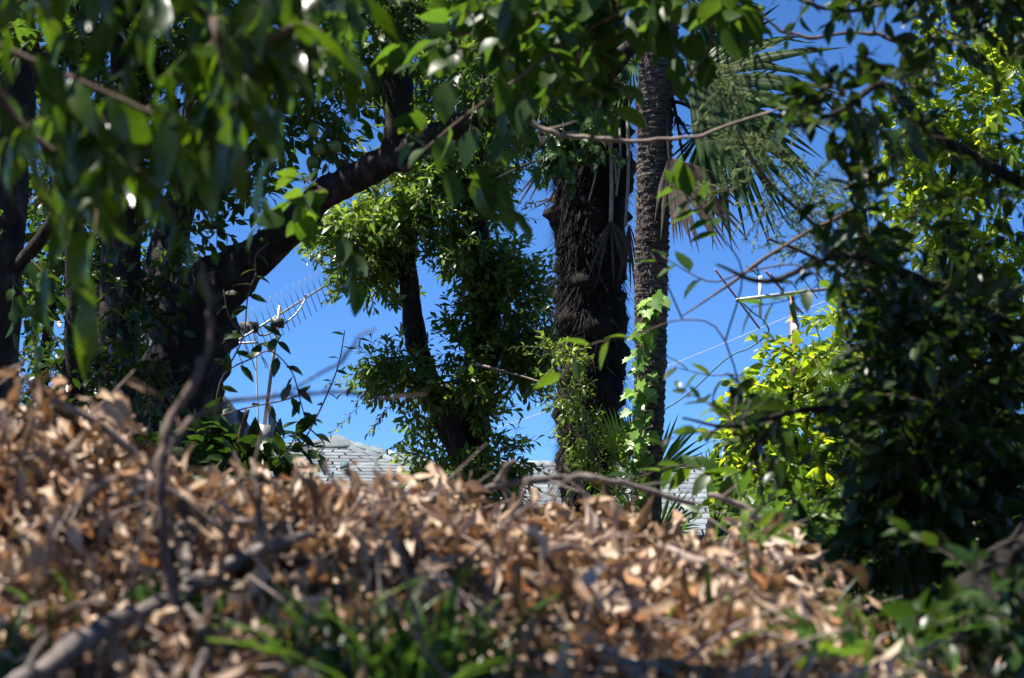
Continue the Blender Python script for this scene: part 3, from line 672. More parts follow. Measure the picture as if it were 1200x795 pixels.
def shaggy_palm():
    D = 13.3
    t = tree_root('palm_tree', 'thick shaggy fan palm trunk with dark fibre and hanging dead stalks', 'palm tree', 690, 600, D)
    spec = [(688, 580, D, 62), (688, 530, D, 66), (693, 460, D, 74), (694, 380, D, 78), (692, 300, D, 80), (692, 220, D, 88), (690, 150, D, 96), (688, 90, D, 90), (690, 0, D, 70), (690, -200, D, 60)]
    pts, rad = path(spec); g = pts[0]; pts = [Vector((g.x, g.y, ground_z(g.x, g.y) - .05))] + pts; rad = [rad[0] * 1.05] + rad
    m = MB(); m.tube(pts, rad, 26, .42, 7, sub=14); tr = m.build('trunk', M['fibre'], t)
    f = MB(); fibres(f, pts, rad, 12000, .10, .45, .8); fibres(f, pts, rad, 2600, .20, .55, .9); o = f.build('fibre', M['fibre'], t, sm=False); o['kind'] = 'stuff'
    # old leaf bases poking out of the fibre
    for k in range(46):
        py = random.uniform(90, 520); a = random.uniform(math.pi, 2 * math.pi) if random.random() < .75 else random.uniform(0, math.pi)
        c = P(691, py, D); r = .5 * np.interp(py, [90, 300, 520], [90, 80, 66]) * S(D)
        b = c + Vector((math.cos(a), math.sin(a), 0)) * r * .93; e = b + Vector((math.cos(a) * .06, math.sin(a) * .06, -.10 + random.uniform(-.05, .14)))
        m = MB(); m.tube([b, (b + e) / 2 + Vector((0, 0, -.01)), e], [.016, .012, .005], 5, .2, 20, sub=2); m.build('leaf_base', M['fibre'], t)
    # pale dead stalks
    for (x0, y0, x1, y1, wp) in ((675, 125, 674, 200, 5), (694, 120, 701, 155, 6), (688, 168, 678, 205, 5), (712, 135, 716, 262, 5), (735, 130, 733, 265, 4), (706, 128, 714, 170, 9), (668, 132, 672, 170, 4), (726, 150, 722, 230, 3), (682, 118, 708, 88, 3), (655, 150, 640, 195, 4), (700, 180, 690, 235, 2), (715, 175, 722, 215, 3)):
        m = MB(); a, b = P(x0, y0, D - .36), P(x1, y1, D - .38); m.tube([a, (a + b) / 2 + Vector((.012, -.02, .0)), b], [wp * .5 * S(D)] * 3, 5, .2, 30, sub=3); m.build('dead_stalk', M['petiole'], t)
    fan(t, P(716, 258, D - .40), (0, -.15, -1), (0, -1, .1), .42, 18, 70, .0, M['dry_palm'], .034)
    fan(t, P(737, 262, D - .30), (.05, -.1, -1), (0, -1, .1), .50, 10, 22, .0, M['dry_palm'], .030)
    fan(t, P(648, 182, D - .1), (-.8, -.1, -.9), (.2, -1, .2), .52, 9, 60, .1, M['dry_palm'], .034)
    fan(t, P(650, 232, D - .1), (-.9, .1, -.5), (.1, -1, .2), .20, 5, 40, .1, M['dry_palm'], .05)
    # living crown, above the picture
    for k in range(10):
        a = k * 2.4; el = random.uniform(-.3, .8); hub = P(690, -190, D) + Vector((math.cos(a) * .75, math.sin(a) * .75, .25 + el * .5))
        fan(t, hub, (math.cos(a), math.sin(a), el - .3), (-math.cos(a) * .3, -math.sin(a) * .3, 1), .70, 26, 230, .25, M['leaf_palm'], foot=P(690, -190, D))
    for px, ang in ((620, -.9), (655, -.2), (740, .7)):
        hub = P(px, 70, D - .3); fan(t, hub, (ang, -.3, -.7), (0, -1, .4), .55, 22, 150, .15, M['leaf_palm'], foot=P(690, 20, D))
    iv = thing('ivy', 'dark ivy and sprigs clothing the top of the shaggy palm trunk', 'ivy', tuple(P(665, 300, D - .3)))
    s = MB(); s.tube([P(652, 300, D - .38), P(660, 230, D - .42), P(655, 170, D - .45), P(680, 110, D - .45)], [.006, .006, .005, .003], 6); s.build('stem', M['twig'], iv)
    st, dr = blob_pts([(662, 180, D - .42, 26, 46, .12, 60), (650, 130, D - .4, 36, 36, .12, 40), (690, 120, D - .46, 40, 28, .08, 24), (690, 168, D - .52, 30, 10, .05, 12)])
    p, d, u, sc, poly = grow(st, dr, .10, 6, .05, ang=60)
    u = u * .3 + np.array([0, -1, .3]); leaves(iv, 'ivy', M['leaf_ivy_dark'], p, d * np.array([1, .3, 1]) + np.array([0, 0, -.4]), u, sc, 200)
shaggy_palm()

def ringed_palm():
    D = 12.4
    t = tree_root('palm_tree', 'slender ringed palm trunk standing in front and right of the shaggy palm', 'palm tree', 759, 630, D)
    spec = [(757, 625, D, 34), (759, 540, D, 34), (762, 440, D, 36), (763, 360, D, 39), (764, 280, D, 40), (767, 200, D, 41), (768, 120, D, 42), (772, 60, D, 42), (775, -20, D, 44), (778, -260, D, 46)]
    pts, rad = path(spec); g = pts[0]; pts = [Vector((g.x, g.y, ground_z(g.x, g.y) - .05))] + pts; rad = [rad[0] * 1.15] + rad
    # rings: each ring swells, with a torn lower lip
    def ring(i, k, c):
        h = c[2] * 28 + 3.2 * noise.noise(Vector((c[2] * 1.7, 0, 3))) + 1.3 * noise.noise(Vector((c[2] * 4, math.cos(k * .2244) * 1.4, math.sin(k * .2244) * 1.4)))
        f = h - math.floor(h)
        return .91 + .17 * f ** 1.5 + .07 * noise.noise(Vector((k * .7, c[2] * 22, 7))) + .06 * noise.noise(Vector((0, c[2] * 1.5, 2)))
    m = MB(); m.tube(pts, rad, 28, .05, 20, sub=34, ring=ring); m.build('trunk', M['ringed'], t)
    f = MB(); fibres(f, pts, rad, 5200, .030, .5, .6); o = f.build('fibre', M['ringed'], t, sm=False); o['kind'] = 'stuff'
    top = P(777, -230, D)
    # green fronds to the right of the trunk, partly in view
    fan(t, P(806, 96, D - .2), (.95, -.2, .12), (.1, -1, .35), .92, 40, 165, .20, M['leaf_palm_shade'], foot=P(780, 60, D), wid=.060)
    fan(t, P(838, 130, D + .3), (.75, .3, -.45), (.2, -1, .3), .80, 30, 170, .14, M['leaf_palm_shade'], foot=P(780, 95, D), wid=.060)
    fan(t, P(826, 150, D + .5), (.15, .3, -1), (.3, -1, .1), .50, 22, 120, .05, M['leaf_palm_shade'], foot=P(780, 100, D), wid=.034)
    fan(t, P(800, -10, D - .4), (.6, -.2, .5), (.1, -1, .35), .55, 30, 200, .2, M['leaf_palm_shade'], foot=P(776, -20, D))
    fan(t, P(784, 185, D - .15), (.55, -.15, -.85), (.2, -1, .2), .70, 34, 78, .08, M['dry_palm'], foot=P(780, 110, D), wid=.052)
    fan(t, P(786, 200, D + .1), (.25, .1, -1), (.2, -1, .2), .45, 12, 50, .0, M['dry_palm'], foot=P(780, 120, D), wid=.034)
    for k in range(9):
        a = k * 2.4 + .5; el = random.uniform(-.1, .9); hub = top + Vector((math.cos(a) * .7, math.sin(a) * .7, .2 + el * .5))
        fan(t, hub, (math.cos(a), math.sin(a), el - .2), (-math.cos(a) * .3, -math.sin(a) * .3, 1), .68, 26, 230, .25, M['leaf_palm_shade'], foot=top)
    # dry flower stalks
    for (x0, y0, x1, y1) in ((785, 105, 832, 126), (785, 118, 826, 142), (788, 115, 800, 185), (783, 130, 808, 160)):
        m = MB(); a, b = P(x0, y0, D - .05), P(x1, y1, D - .1); m.tube([a, (a + b) / 2 + Vector((0, 0, .03)), b], [.012, .010, .006], 6, sub=3)
        if y1 > 150:
            for k in range(16):
                q = a.lerp(b, .2 + .05 * k); m.tube([q, q + Vector((random.uniform(-.05, .09), random.uniform(-.05, .05), random.uniform(-.09, .02)))], [.003, .002], 4, sub=1)
        m.build('flower_stalk', M['bark'], t)
    # bright ivy climbing the left side
    iv = thing('ivy', 'bright green ivy leaves climbing the slender ringed palm trunk', 'ivy', tuple(P(752, 570, D - .15)))
    run = [(752, 585), (748, 550), (752, 515), (746, 480), (750, 450), (748, 420), (756, 390), (762, 365), (770, 345)]
    s = MB(); s.tube([P(x, y, D - .14) for x, y in run], [.005] * len(run), 6); s.build('stem', M['twig'], iv)
    ps, ds, us, ss = [], [], [], []
    for i in range(95):
        f = random.random() * (len(run) - 1); a = min(int(f), len(run) - 2); x = run[a][0] + (run[a + 1][0] - run[a][0]) * (f - a); y = run[a][1] + (run[a + 1][1] - run[a][1]) * (f - a)
        ps.append(P(x + random.uniform(-13, 15), y + random.uniform(-8, 8), D - .13 - random.random() * .09))
        ds.append((random.uniform(-.9, .5), -.35, -.55)); us.append((random.uniform(-1.3, .2), random.uniform(-1.1, -.3), random.uniform(.3, 1.0))); ss.append(random.uniform(.045, .10))
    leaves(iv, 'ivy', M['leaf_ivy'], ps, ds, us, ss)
ringed_palm()

def young_palm():
    for (name, label, base, fr) in (
        ('fan_palm', 'young fan palm with green fronds spread either side of the ringed trunk', (752, 640, 12.75),
         [((737, 556), (-.35, 0, 1), .50, 12, 44), ((745, 545), (-.1, 0, 1), .42, 7, 26), ((768, 556), (.62, 0, .78), .42, 12, 76), ((772, 625), (.55, 0, .7), .34, 14, 100), ((742, 600), (-.6, 0, .4), .3, 9, 70)]),
        ('fan_palm', 'low fan palm frond glowing green at the right end of the heap', (836, 640, 11.4),
         [((830, 590), (.9, 0, .55), .46, 20, 120), ((838, 615), (.6, .2, .1), .34, 14, 120), ((842, 570), (.4, .2, .9), .34, 12, 90)])):
        d = base[2]; b = P(*base); t = thing(name, label, 'palm', (b.x, b.y, ground_z(b.x, b.y)))
        m = MB(); m.tube([Vector((b.x, b.y, t.location.z)), b, b + Vector((0, 0, .15))], [.05, .05, .03], 8, .2, 12); m.build('stem', M['fibre'], t)
        for (h, dr, R, n, sp) in fr:
            fan(t, P(h[0], h[1], d), dr, (.1, -1, .4), R, n, sp, .05, M['leaf_palm'], foot=b + Vector((0, 0, .1)), wid=.055)
young_palm()

# ------------------------------------------------------------------ right side
def bright_tree():
    t = tree_root('tree', 'sunlit yellow green broadleaf tree behind the dark foliage on the right', 'tree', 1010, 640, 11.5)
    limb(t, [(1020, 640, 11.5, 24), (1000, 590, 11.5, 22), (955, 570, 11.4, 14), (925, 500, 11.3, 10), (930, 430, 11.3, 6)], M['bark'], 'trunk', 10, .2, grounded=True)
    limb(t, [(1005, 600, 11.5, 16), (1060, 480, 11.6, 14), (1100, 330, 11.7, 12), (1120, 180, 11.7, 8)], M['bark'], 'limb', 10, .2)
    limb(t, [(955, 570, 11.4, 8), (940, 560, 11.3, 6), (930, 545, 11.3, 4)], M['dead_wood'], 'limb', 6, .1)
    crown(t, 'ovs', M['leaf_bright'], [(950, 415, 11.4, 55, 36, .4, 70), (985, 385, 11.4, 26, 16, .3, 20), (930, 470, 11.4, 45, 40, .4, 60), (980, 440, 11.6, 40, 60, .4, 60), (920, 545, 11.4, 50, 40, .4, 56), (960, 520, 11.6, 50, 50, .4, 60), (890, 520, 11.3, 34, 30, .3, 34), (870, 565, 11.2, 44, 26, .3, 30), (960, 590, 11.2, 60, 30, .3, 36), (985, 590, 11.5, 50, 50, .4, 50),
        (1080, 140, 11.7, 50, 40, .4, 60), (1110, 200, 11.8, 70, 60, .5, 110), (1150, 280, 11.8, 60, 70, .5, 100), (1170, 150, 11.8, 50, 80, .5, 90), (1150, 60, 11.8, 60, 50, .5, 70), (1170, 340, 11.8, 40, 36, .4, 40), (1080, 480, 11.7, 70, 60, .4, 50), (1050, 250, 11.8, 50, 50, .4, 50), (1190, 480, 11.8, 60, 80, .4, 60)], .2, 7, .078, .003, droop=.2)
bright_tree()

def dark_right_trees():
    t = tree_root('tree', 'dark leafy tree nearest on the right reaching in over the sky', 'tree', 1235, 760, 4.37)
    limb(t, [(1235, 800, 4.37, 60), (1245, 640, 4.37, 50), (1235, 420, 4.37, 42), (1225, 200, 4.37, 36), (1230, 20, 4.37, 30), (1200, -150, 4.37, 20)], M['bark'], 'trunk', 12, .2, 8, True)
    limb(t, [(1225, 230, 4.37, 16), (1100, 160, 4.21, 14), (1040, 100, 4.06, 10), (985, 130, 3.98, 7), (930, 150, 3.98, 4)], M['bark'], 'limb', 8, .15)
    limb(t, [(1235, 410, 4.37, 18), (1080, 330, 4.21, 14), (990, 300, 4.06, 9), (900, 330, 3.98, 6), (840, 310, 3.9, 3)], M['bark'], 'limb', 8, .15)
    limb(t, [(1242, 570, 4.37, 16), (1060, 490, 4.21, 12), (950, 480, 4.06, 8), (860, 500, 3.98, 5), (800, 490, 3.9, 3)], M['bark'], 'limb', 8, .15)
    limb(t, [(1230, 20, 4.37, 22), (1190, -140, 3.67, 20), (1120, -220, 2.89, 14)], M['bark'], 'limb', 8, .15)  # unseen limb added to carry the shading clump overhead
    crown(t, 'oval', M['leaf_dark'], [(1160, 10, 4.37, 60, 26, .3, 22), (1100, 30, 4.21, 50, 24, .3, 12), (1090, 110, 4.13, 50, 26, .3, 5), (1010, 100, 3.98, 44, 34, .25, 17), (960, 140, 3.98, 32, 30, .2, 11), (1040, 170, 4.06, 34, 22, .25, 8), (1190, 180, 4.37, 20, 60, .3, 5), (1120, -230, 2.65, 250, 80, .4, 220), (930, -420, 3.67, 290, 120, .5, 380),  # the two clumps high overhead are unseen, added for shade
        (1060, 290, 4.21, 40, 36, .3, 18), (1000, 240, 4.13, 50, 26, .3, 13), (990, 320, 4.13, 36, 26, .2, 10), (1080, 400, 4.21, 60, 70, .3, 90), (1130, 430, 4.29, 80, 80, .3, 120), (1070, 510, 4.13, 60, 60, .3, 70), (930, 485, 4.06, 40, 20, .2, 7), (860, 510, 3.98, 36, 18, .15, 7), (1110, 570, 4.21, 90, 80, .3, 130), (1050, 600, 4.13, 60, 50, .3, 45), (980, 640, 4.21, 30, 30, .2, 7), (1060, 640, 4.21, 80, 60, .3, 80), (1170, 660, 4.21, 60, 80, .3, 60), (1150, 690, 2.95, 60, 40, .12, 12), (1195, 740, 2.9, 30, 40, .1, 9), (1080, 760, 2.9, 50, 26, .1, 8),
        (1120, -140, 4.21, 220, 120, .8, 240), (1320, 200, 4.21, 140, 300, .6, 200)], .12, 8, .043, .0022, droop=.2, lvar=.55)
    t = tree_root('cypress', 'feathery grey green cypress branch tips in front of the palm fronds', 'cypress', 1015, 700, 6.6)
    limb(t, [(1080, 720, 6.6, 30), (1060, 500, 6.6, 24), (1015, 300, 6.6, 16), (1005, 160, 6.6, 8)], M['bark'], 'trunk', 10, .15, 9, True)
    limb(t, [(1012, 320, 6.6, 7), (950, 260, 6.4, 5), (890, 200, 6.2, 4), (850, 120, 6.1, 2)], M['twig'], 'limb', 6, .1)
    limb(t, [(1014, 340, 6.6, 6), (950, 300, 6.4, 5), (900, 280, 6.3, 3)], M['twig'], 'limb', 6, .1)
    B = [(866, 78, 6.1, 8, 20, .05, 13), (858, 108, 6.1, 14, 18, .06, 20), (898, 160, 6.2, 27, 14, .08, 14), (918, 185, 6.25, 26, 12, .08, 24), (930, 218, 6.3, 34, 12, .1, 13), (900, 236, 6.25, 26, 10, .08, 20), (950, 250, 6.3, 30, 14, .1, 21), (965, 285, 6.4, 40, 16, .12, 33), (1000, 245, 6.5, 34, 26, .14, 24), (1040, 330, 6.6, 40, 60, .2, 84), (1050, 440, 6.6, 40, 60, .2, 72), (850, 225, 6.1, 24, 10, .05, 12), (1050, 540, 6.6, 40, 50, .2, 54)]
    crown(t, 'scale', M['leaf_cypress'], B, .125, 24, .021, .0014, ang=40, flat=.2, n_parts=120)
    t = tree_root('shrub', 'black shaded undergrowth shrub with tiny glints below the dark tree', 'shrub', 1080, 720, 7.4)
    limb(t, [(1080, 740, 7.4, 14), (1075, 640, 7.4, 10), (1090, 540, 7.4, 6)], M['bark'], 'stem', 8, .1, grounded=True)
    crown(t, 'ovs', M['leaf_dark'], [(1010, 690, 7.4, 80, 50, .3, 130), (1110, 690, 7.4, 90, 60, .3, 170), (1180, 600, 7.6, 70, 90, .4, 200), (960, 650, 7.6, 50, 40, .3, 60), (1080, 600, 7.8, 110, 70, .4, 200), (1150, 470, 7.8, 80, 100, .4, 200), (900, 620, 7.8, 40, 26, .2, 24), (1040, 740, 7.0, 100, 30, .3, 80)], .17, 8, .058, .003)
    t = tree_root('shrub', 'low bright weedy bush at the right end of the dead leaf heap', 'shrub', 930, 690, 6.2)
    limb(t, [(930, 690, 6.2, 8), (925, 640, 6.2, 6), (935, 600, 6.2, 4)], M['twig'], 'stem', 6, .1, grounded=True)
    crown(t, 'lance', M['leaf_weed'], [(930, 630, 6.2, 60, 26, .2, 46), (880, 610, 6.2, 30, 20, .2, 16), (980, 660, 6.2, 40, 22, .2, 20)], .15, 7, .07, .002, n_parts=200)
dark_right_trees()

# ------------------------------------------------------------------ foreground boughs
def near_bough():
    D = 2.75
    t = thing('tree', 'nearest bough of long drooping glossy leaves blurred across the upper left', 'tree', (-1.5, 2.8, ground_z(-1.5, 2.8)))
    z0 = t.location.z
    m = MB(); m.tube([(-1.5, 2.8, z0 - .05), (-1.48, 2.8, 1.2), (-1.43, 2.82, 2.0), (-1.35, 2.85, 2.7), (-1.25, 2.9, 3.4)], [.07, .06, .055, .045, .02], 12, .2, 8); m.build('trunk', M['bark'], t)
    br = [[(-500, -150), (-300, -60), (-60, 30), (80, 90), (170, 130), (215, 150)], [(-500, -150), (-100, -120), (100, -40), (250, 20), (310, 50), (330, 90)], [(80, 90), (130, 160), (140, 200)], [(250, 20), (270, 120), (265, 180)], [(-60, 30), (20, 140), (80, 190), (110, 220)], [(100, -40), (200, -60), (330, -40), (420, 10)], [(310, 50), (350, 30), (380, 40)], [(-500, -150), (-330, -250), (60, -270), (330, -275), (600, -275), (880, -285)]]  # last run: unseen branch added to carry the shading leaves
    for i, b in enumerate(br):
        d = D + .08 * (i % 3 - 1) if i < 7 else 2.35; pts = [P(x, y, d) for x, y in b]
        if i < 2 or i == 7: pts[0] = Vector((-1.43, 2.82, 1.95))
        m = MB(); m.tube(pts, [.006 * (1 - .7 * k / len(pts)) for k in range(len(pts))], 8, .1, 30); bo = m.build('branch', M['twig'], t)
        ps, ds, us, ss = [], [], [], []
        n = int((22, 18, 12, 12, 14, 8, 6, 20)[i])
        for k in range(n):
            f = (.35 + .65 * (k + random.random()) / n) if i < 2 else (.1 + .9 * (k + random.random()) / n)
            g = f * (len(pts) - 1); a = min(int(g), len(pts) - 2); p = pts[a].lerp(pts[a + 1], g - a); dr = (pts[a + 1] - pts[a]).normalized()
            sd = 1 if k % 2 else -1
            v = dr * .6 + Vector((random.gauss(0, .5), sd * random.uniform(.1, .6), random.uniform(-1.5, -.35)))
            ps.append(p + Vector((random.gauss(0, .012), random.gauss(0, .02), random.gauss(0, .01)))); ds.append(v); us.append((random.uniform(-.9, .3), random.uniform(-.7, .5), 1)); ss.append(random.uniform(.065, .118))
        leaves(bo, 'hang', M['leaf_hang'], ps, ds, us, ss)
    # leaves massed above and behind, unseen clumps overhead added to shade the heap front
    st, dr = blob_pts([(200, -60, 2.8, 200, 40, .1, 22), (340, 30, 2.85, 50, 40, .1, 10), (270, 110, 2.8, 30, 40, .1, 6), (120, 160, 2.8, 70, 50, .1, 8), (-110, 60, 2.8, 60, 120, .15, 10), (-330, -280, 2.4, 150, 50, .1, 34), (60, -270, 2.38, 200, 50, .12, 74), (330, -270, 2.35, 160, 45, .12, 62), (590, -270, 2.35, 140, 45, .12, 46), (850, -290, 2.45, 150, 45, .12, 50)])
    p, d, u, s, poly = grow(st, dr, .14, 6, .086, droop=.6)
    leaves(t, 'hang', M['leaf_hang'], p, d + np.array([0, 0, -.7]), u, s, 200); stems(t, [poly], .002, M['twig'])
near_bough()

def top_bough():
    t = thing('tree', 'dark bough of broad blurred leaves along the top middle', 'tree', (1.7, 4.3, ground_z(1.7, 4.3)))
    m = MB(); z0 = t.location.z; m.tube([(1.7, 4.3, z0 - .05), (1.65, 4.3, 1.5), (1.52, 4.25, 2.5), (1.35, 4.2, 3.1)], [.08, .07, .06, .03], 12, .2, 8); m.build('trunk', M['bark'], t)
    br = [[(1100, -160), (900, -60), (760, 0), (680, 40), (610, 90), (540, 140), (470, 200)], [(900, -60), (840, 10), (830, 60), (790, 110)], [(760, 0), (700, -10), (620, 20), (560, 40), (500, 30)], [(680, 40), (720, 90), (700, 130)]]
    for i, b in enumerate(br):
        d = 4.2 + .06 * i; pts = [P(x, y, d) for x, y in b]
        if i == 0: pts[0] = Vector((1.52, 4.25, 2.5))
        m = MB(); m.tube(pts, [.0055 * (1 - .75 * k / len(pts)) for k in range(len(pts))], 8, .1, 30); bo = m.build('branch', M['twig'], t)
        ps, ds, us, ss = [], [], [], []; n = (30, 9, 24, 8)[i]
        for k in range(n):
            g = (.12 + .88 * k / n) * (len(pts) - 1); a = min(int(g), len(pts) - 2); p = pts[a].lerp(pts[a + 1], g - a); dr = (pts[a + 1] - pts[a]).normalized()
            v = dr * .5 + Vector((random.gauss(0, .6), random.gauss(0, .5), random.uniform(-1.1, .4)))
            ps.append(p + Vector((random.gauss(0, .03), random.gauss(0, .05), random.gauss(0, .035)))); ds.append(v); us.append((random.uniform(-.6, .6), random.uniform(-.8, .3), 1)); ss.append(random.uniform(.05, .095))
        leaves(bo, 'broad', M['leaf_mid'], ps, ds, us, ss)
    st, dr = blob_pts([(640, 10, 4.3, 100, 40, .2, 24), (720, 45, 4.3, 50, 40, .2, 14), (560, 50, 4.4, 50, 40, .15, 9), (440, 20, 4.4, 50, 30, .15, 5), (700, -110, 4.3, 240, 60, .25, 26), (815, 10, 4.3, 40, 30, .12, 6), (640, 95, 4.4, 60, 20, .1, 6), (400, 240, 4.5, 50, 50, .1, 4), (520, 190, 4.5, 50, 40, .1, 3)])
    p, d, u, s, poly = grow(st, dr, .12, 6, .068, droop=.4)
    leaves(t, 'broad', M['leaf_mid'], p, d, u, s, 160); stems(t, [poly], .002, M['twig'])
    # leafy sprays dipping into the sky, each a branch of the same tree
    for (run, d) in (([(800, 330), (770, 310), (740, 380), (700, 402), (660, 440)], 4.6), ([(850, 310), (800, 335), (780, 380), (770, 430)], 4.8)):
        pass
top_bough()

def sprigs():
    """small blurred sprigs of the dark tree in front of the ringed palm and the sky"""
    t = thing('vine', 'blurred leafy vine shoots dangling in front of the ringed palm', 'vine', tuple(P(905, 690, 4.6)))
    runs = [[(905, 690), (890, 560), (860, 500), (825, 470)], [(890, 560), (850, 400), (800, 375), (740, 395), (690, 405), (655, 442)], [(850, 400), (870, 320), (840, 270), (815, 235), (785, 215)], [(905, 690), (930, 590), (900, 540), (850, 560), (800, 545), (745, 560)], [(870, 320), (830, 330), (775, 300)], [(870, 320), (930, 310), (960, 330), (930, 350), (880, 360)], [(800, 375), (780, 330), (765, 300)], [(890, 560), (880, 450), (830, 440), (790, 430)]]
    for i, b in enumerate(runs):
        pts = [P(x, y, 4.6 + .05 * i) for x, y in b]; m = MB(); m.tube(pts, [.0024 * (1 - .6 * k / len(pts)) for k in range(len(pts))], 6); bo = m.build('shoot', M['twig'], t)
        ps, ds, us, ss = [], [], [], []; n = (6, 6, 12, 12, 4, 9, 1, 5)[i]
        for k in range(n):
            g = (.45 + .55 * (k + .8) / n) * (len(pts) - 1); a = min(int(g), len(pts) - 2); p = pts[a].lerp(pts[a + 1], g - a); dr = (pts[a + 1] - pts[a]).normalized()
            sd = 1 if k % 2 else -1; v = dr * .6 + Vector((dr.z * sd * .7, random.gauss(0, .5), -dr.x * sd * .6 - .3))
            ps.append(p); ds.append(v); us.append((random.uniform(-.5, .5), random.uniform(-.5, .5), 1)); ss.append(random.uniform(.05, .085))
        leaves(bo, 'oval', M['leaf_mid'], ps, ds, us, ss)
sprigs()

def twig_thing(name, label, cat, runs, mat, group=None, sides=8, amp=.15, on=None):
    """a bare branch: runs of (px, py, d, width px), the first is the main stem"""
    a = P(*runs[0][0][:3]) if on is None else P(runs[0][0][0], runs[0][0][1], heap_depth(*runs[0][0][:2])); t = None
    for i, r in enumerate(runs):
        r = [(x, y, heap_depth(x, y) - k_ if k_ is not None else d, w_) for (x, y, d, w_), k_ in zip(r, [on] * len(r))]
        pts, rad = path(r)
        p2, r2 = [pts[0]], [rad[0]]                        # kinks and knots
        for a_, b_, ra, rb in zip(pts, pts[1:], rad, rad[1:]):
            for f_ in (.33, .67):
                j_ = Vector((random.gauss(0, 1), random.gauss(0, 1), random.gauss(0, 1))) * min(.35 * ra, .03 * (b_ - a_).length)
                p2.append(a_.lerp(b_, f_) + j_); r2.append((ra * (1 - f_) + rb * f_) * random.choice((.9, .95, 1.0, 1.28)))
            p2.append(b_); r2.append(rb)
        pts, rad = p2, r2
        m = MB(); m.tube(pts, rad, sides, amp, 40, sub=3)
        for q_ in range(1, len(pts) - 2):                  # snapped side spurs
            if random.random() < .30:
                ax_ = (pts[q_ + 1] - pts[q_]).normalized(); v_ = ax_ * .7 + Vector((random.gauss(0, .5), random.gauss(0, .3), random.gauss(.35, .5)))
                L_ = rad[q_] * random.uniform(3, 13); e_ = pts[q_] + v_.normalized() * L_
                m.tube([pts[q_], pts[q_].lerp(e_, .5) + Vector((random.gauss(0, .1) * L_ * .4, 0, random.gauss(0, .1) * L_ * .4)), e_], [rad[q_] * .5, rad[q_] * .38, rad[q_] * .18], 5, .1, 40, sub=2)
        if len(runs) == 1: return tag(m.build(name, mat, None), label, cat, group)
        if t is None: t = thing(name, label, cat, tuple(a), group)
        m.build('stem' if i == 0 else 'side_branch', mat, t)
    return t
twig_thing('twig', 'pale bare twig curving across both palm trunks', 'twig', [[(597, 118, 5, 5), (604, 130, 5, 6), (628, 148, 5, 5.6), (655, 158, 5, 5.4), (700, 163, 5, 5.4), (742, 166, 5, 5), (790, 163, 5, 4.6), (820, 160, 5, 4), (845, 150, 5, 3.6), (880, 138, 5, 2.6), (930, 122, 5, 2)]], M['dead_wood'])
twig_thing('twig', 'purplish bare twig arching at the top edge of the sky', 'twig', [[(900, -40, 4.6, 3), (935, -2, 4.6, 4), (960, 9, 4.6, 5), (1000, 13, 4.6, 5), (1030, 6, 4.6, 4), (1060, -20, 4.6, 3)]], M['twig'])
twig_thing('twig', 'thin bare twig arching right above the palm frond tips', 'twig', [[(896, 20, 4.9, 3), (915, 37, 4.9, 4), (950, 45, 4.9, 5), (1000, 38, 4.9, 4), (1030, 40, 4.9, 5), (1060, 55, 4.9, 5), (1100, 90, 5, 6)]], M['twig'])
twig_thing('twig', 'thin bare shoot slanting below the hanging dry frond', 'twig', [[(1010, 240, 5.2, 5), (960, 265, 5.2, 5), (900, 300, 5.1, 4), (860, 330, 5.1, 4), (800, 370, 5.1, 2)]], M['twig'])

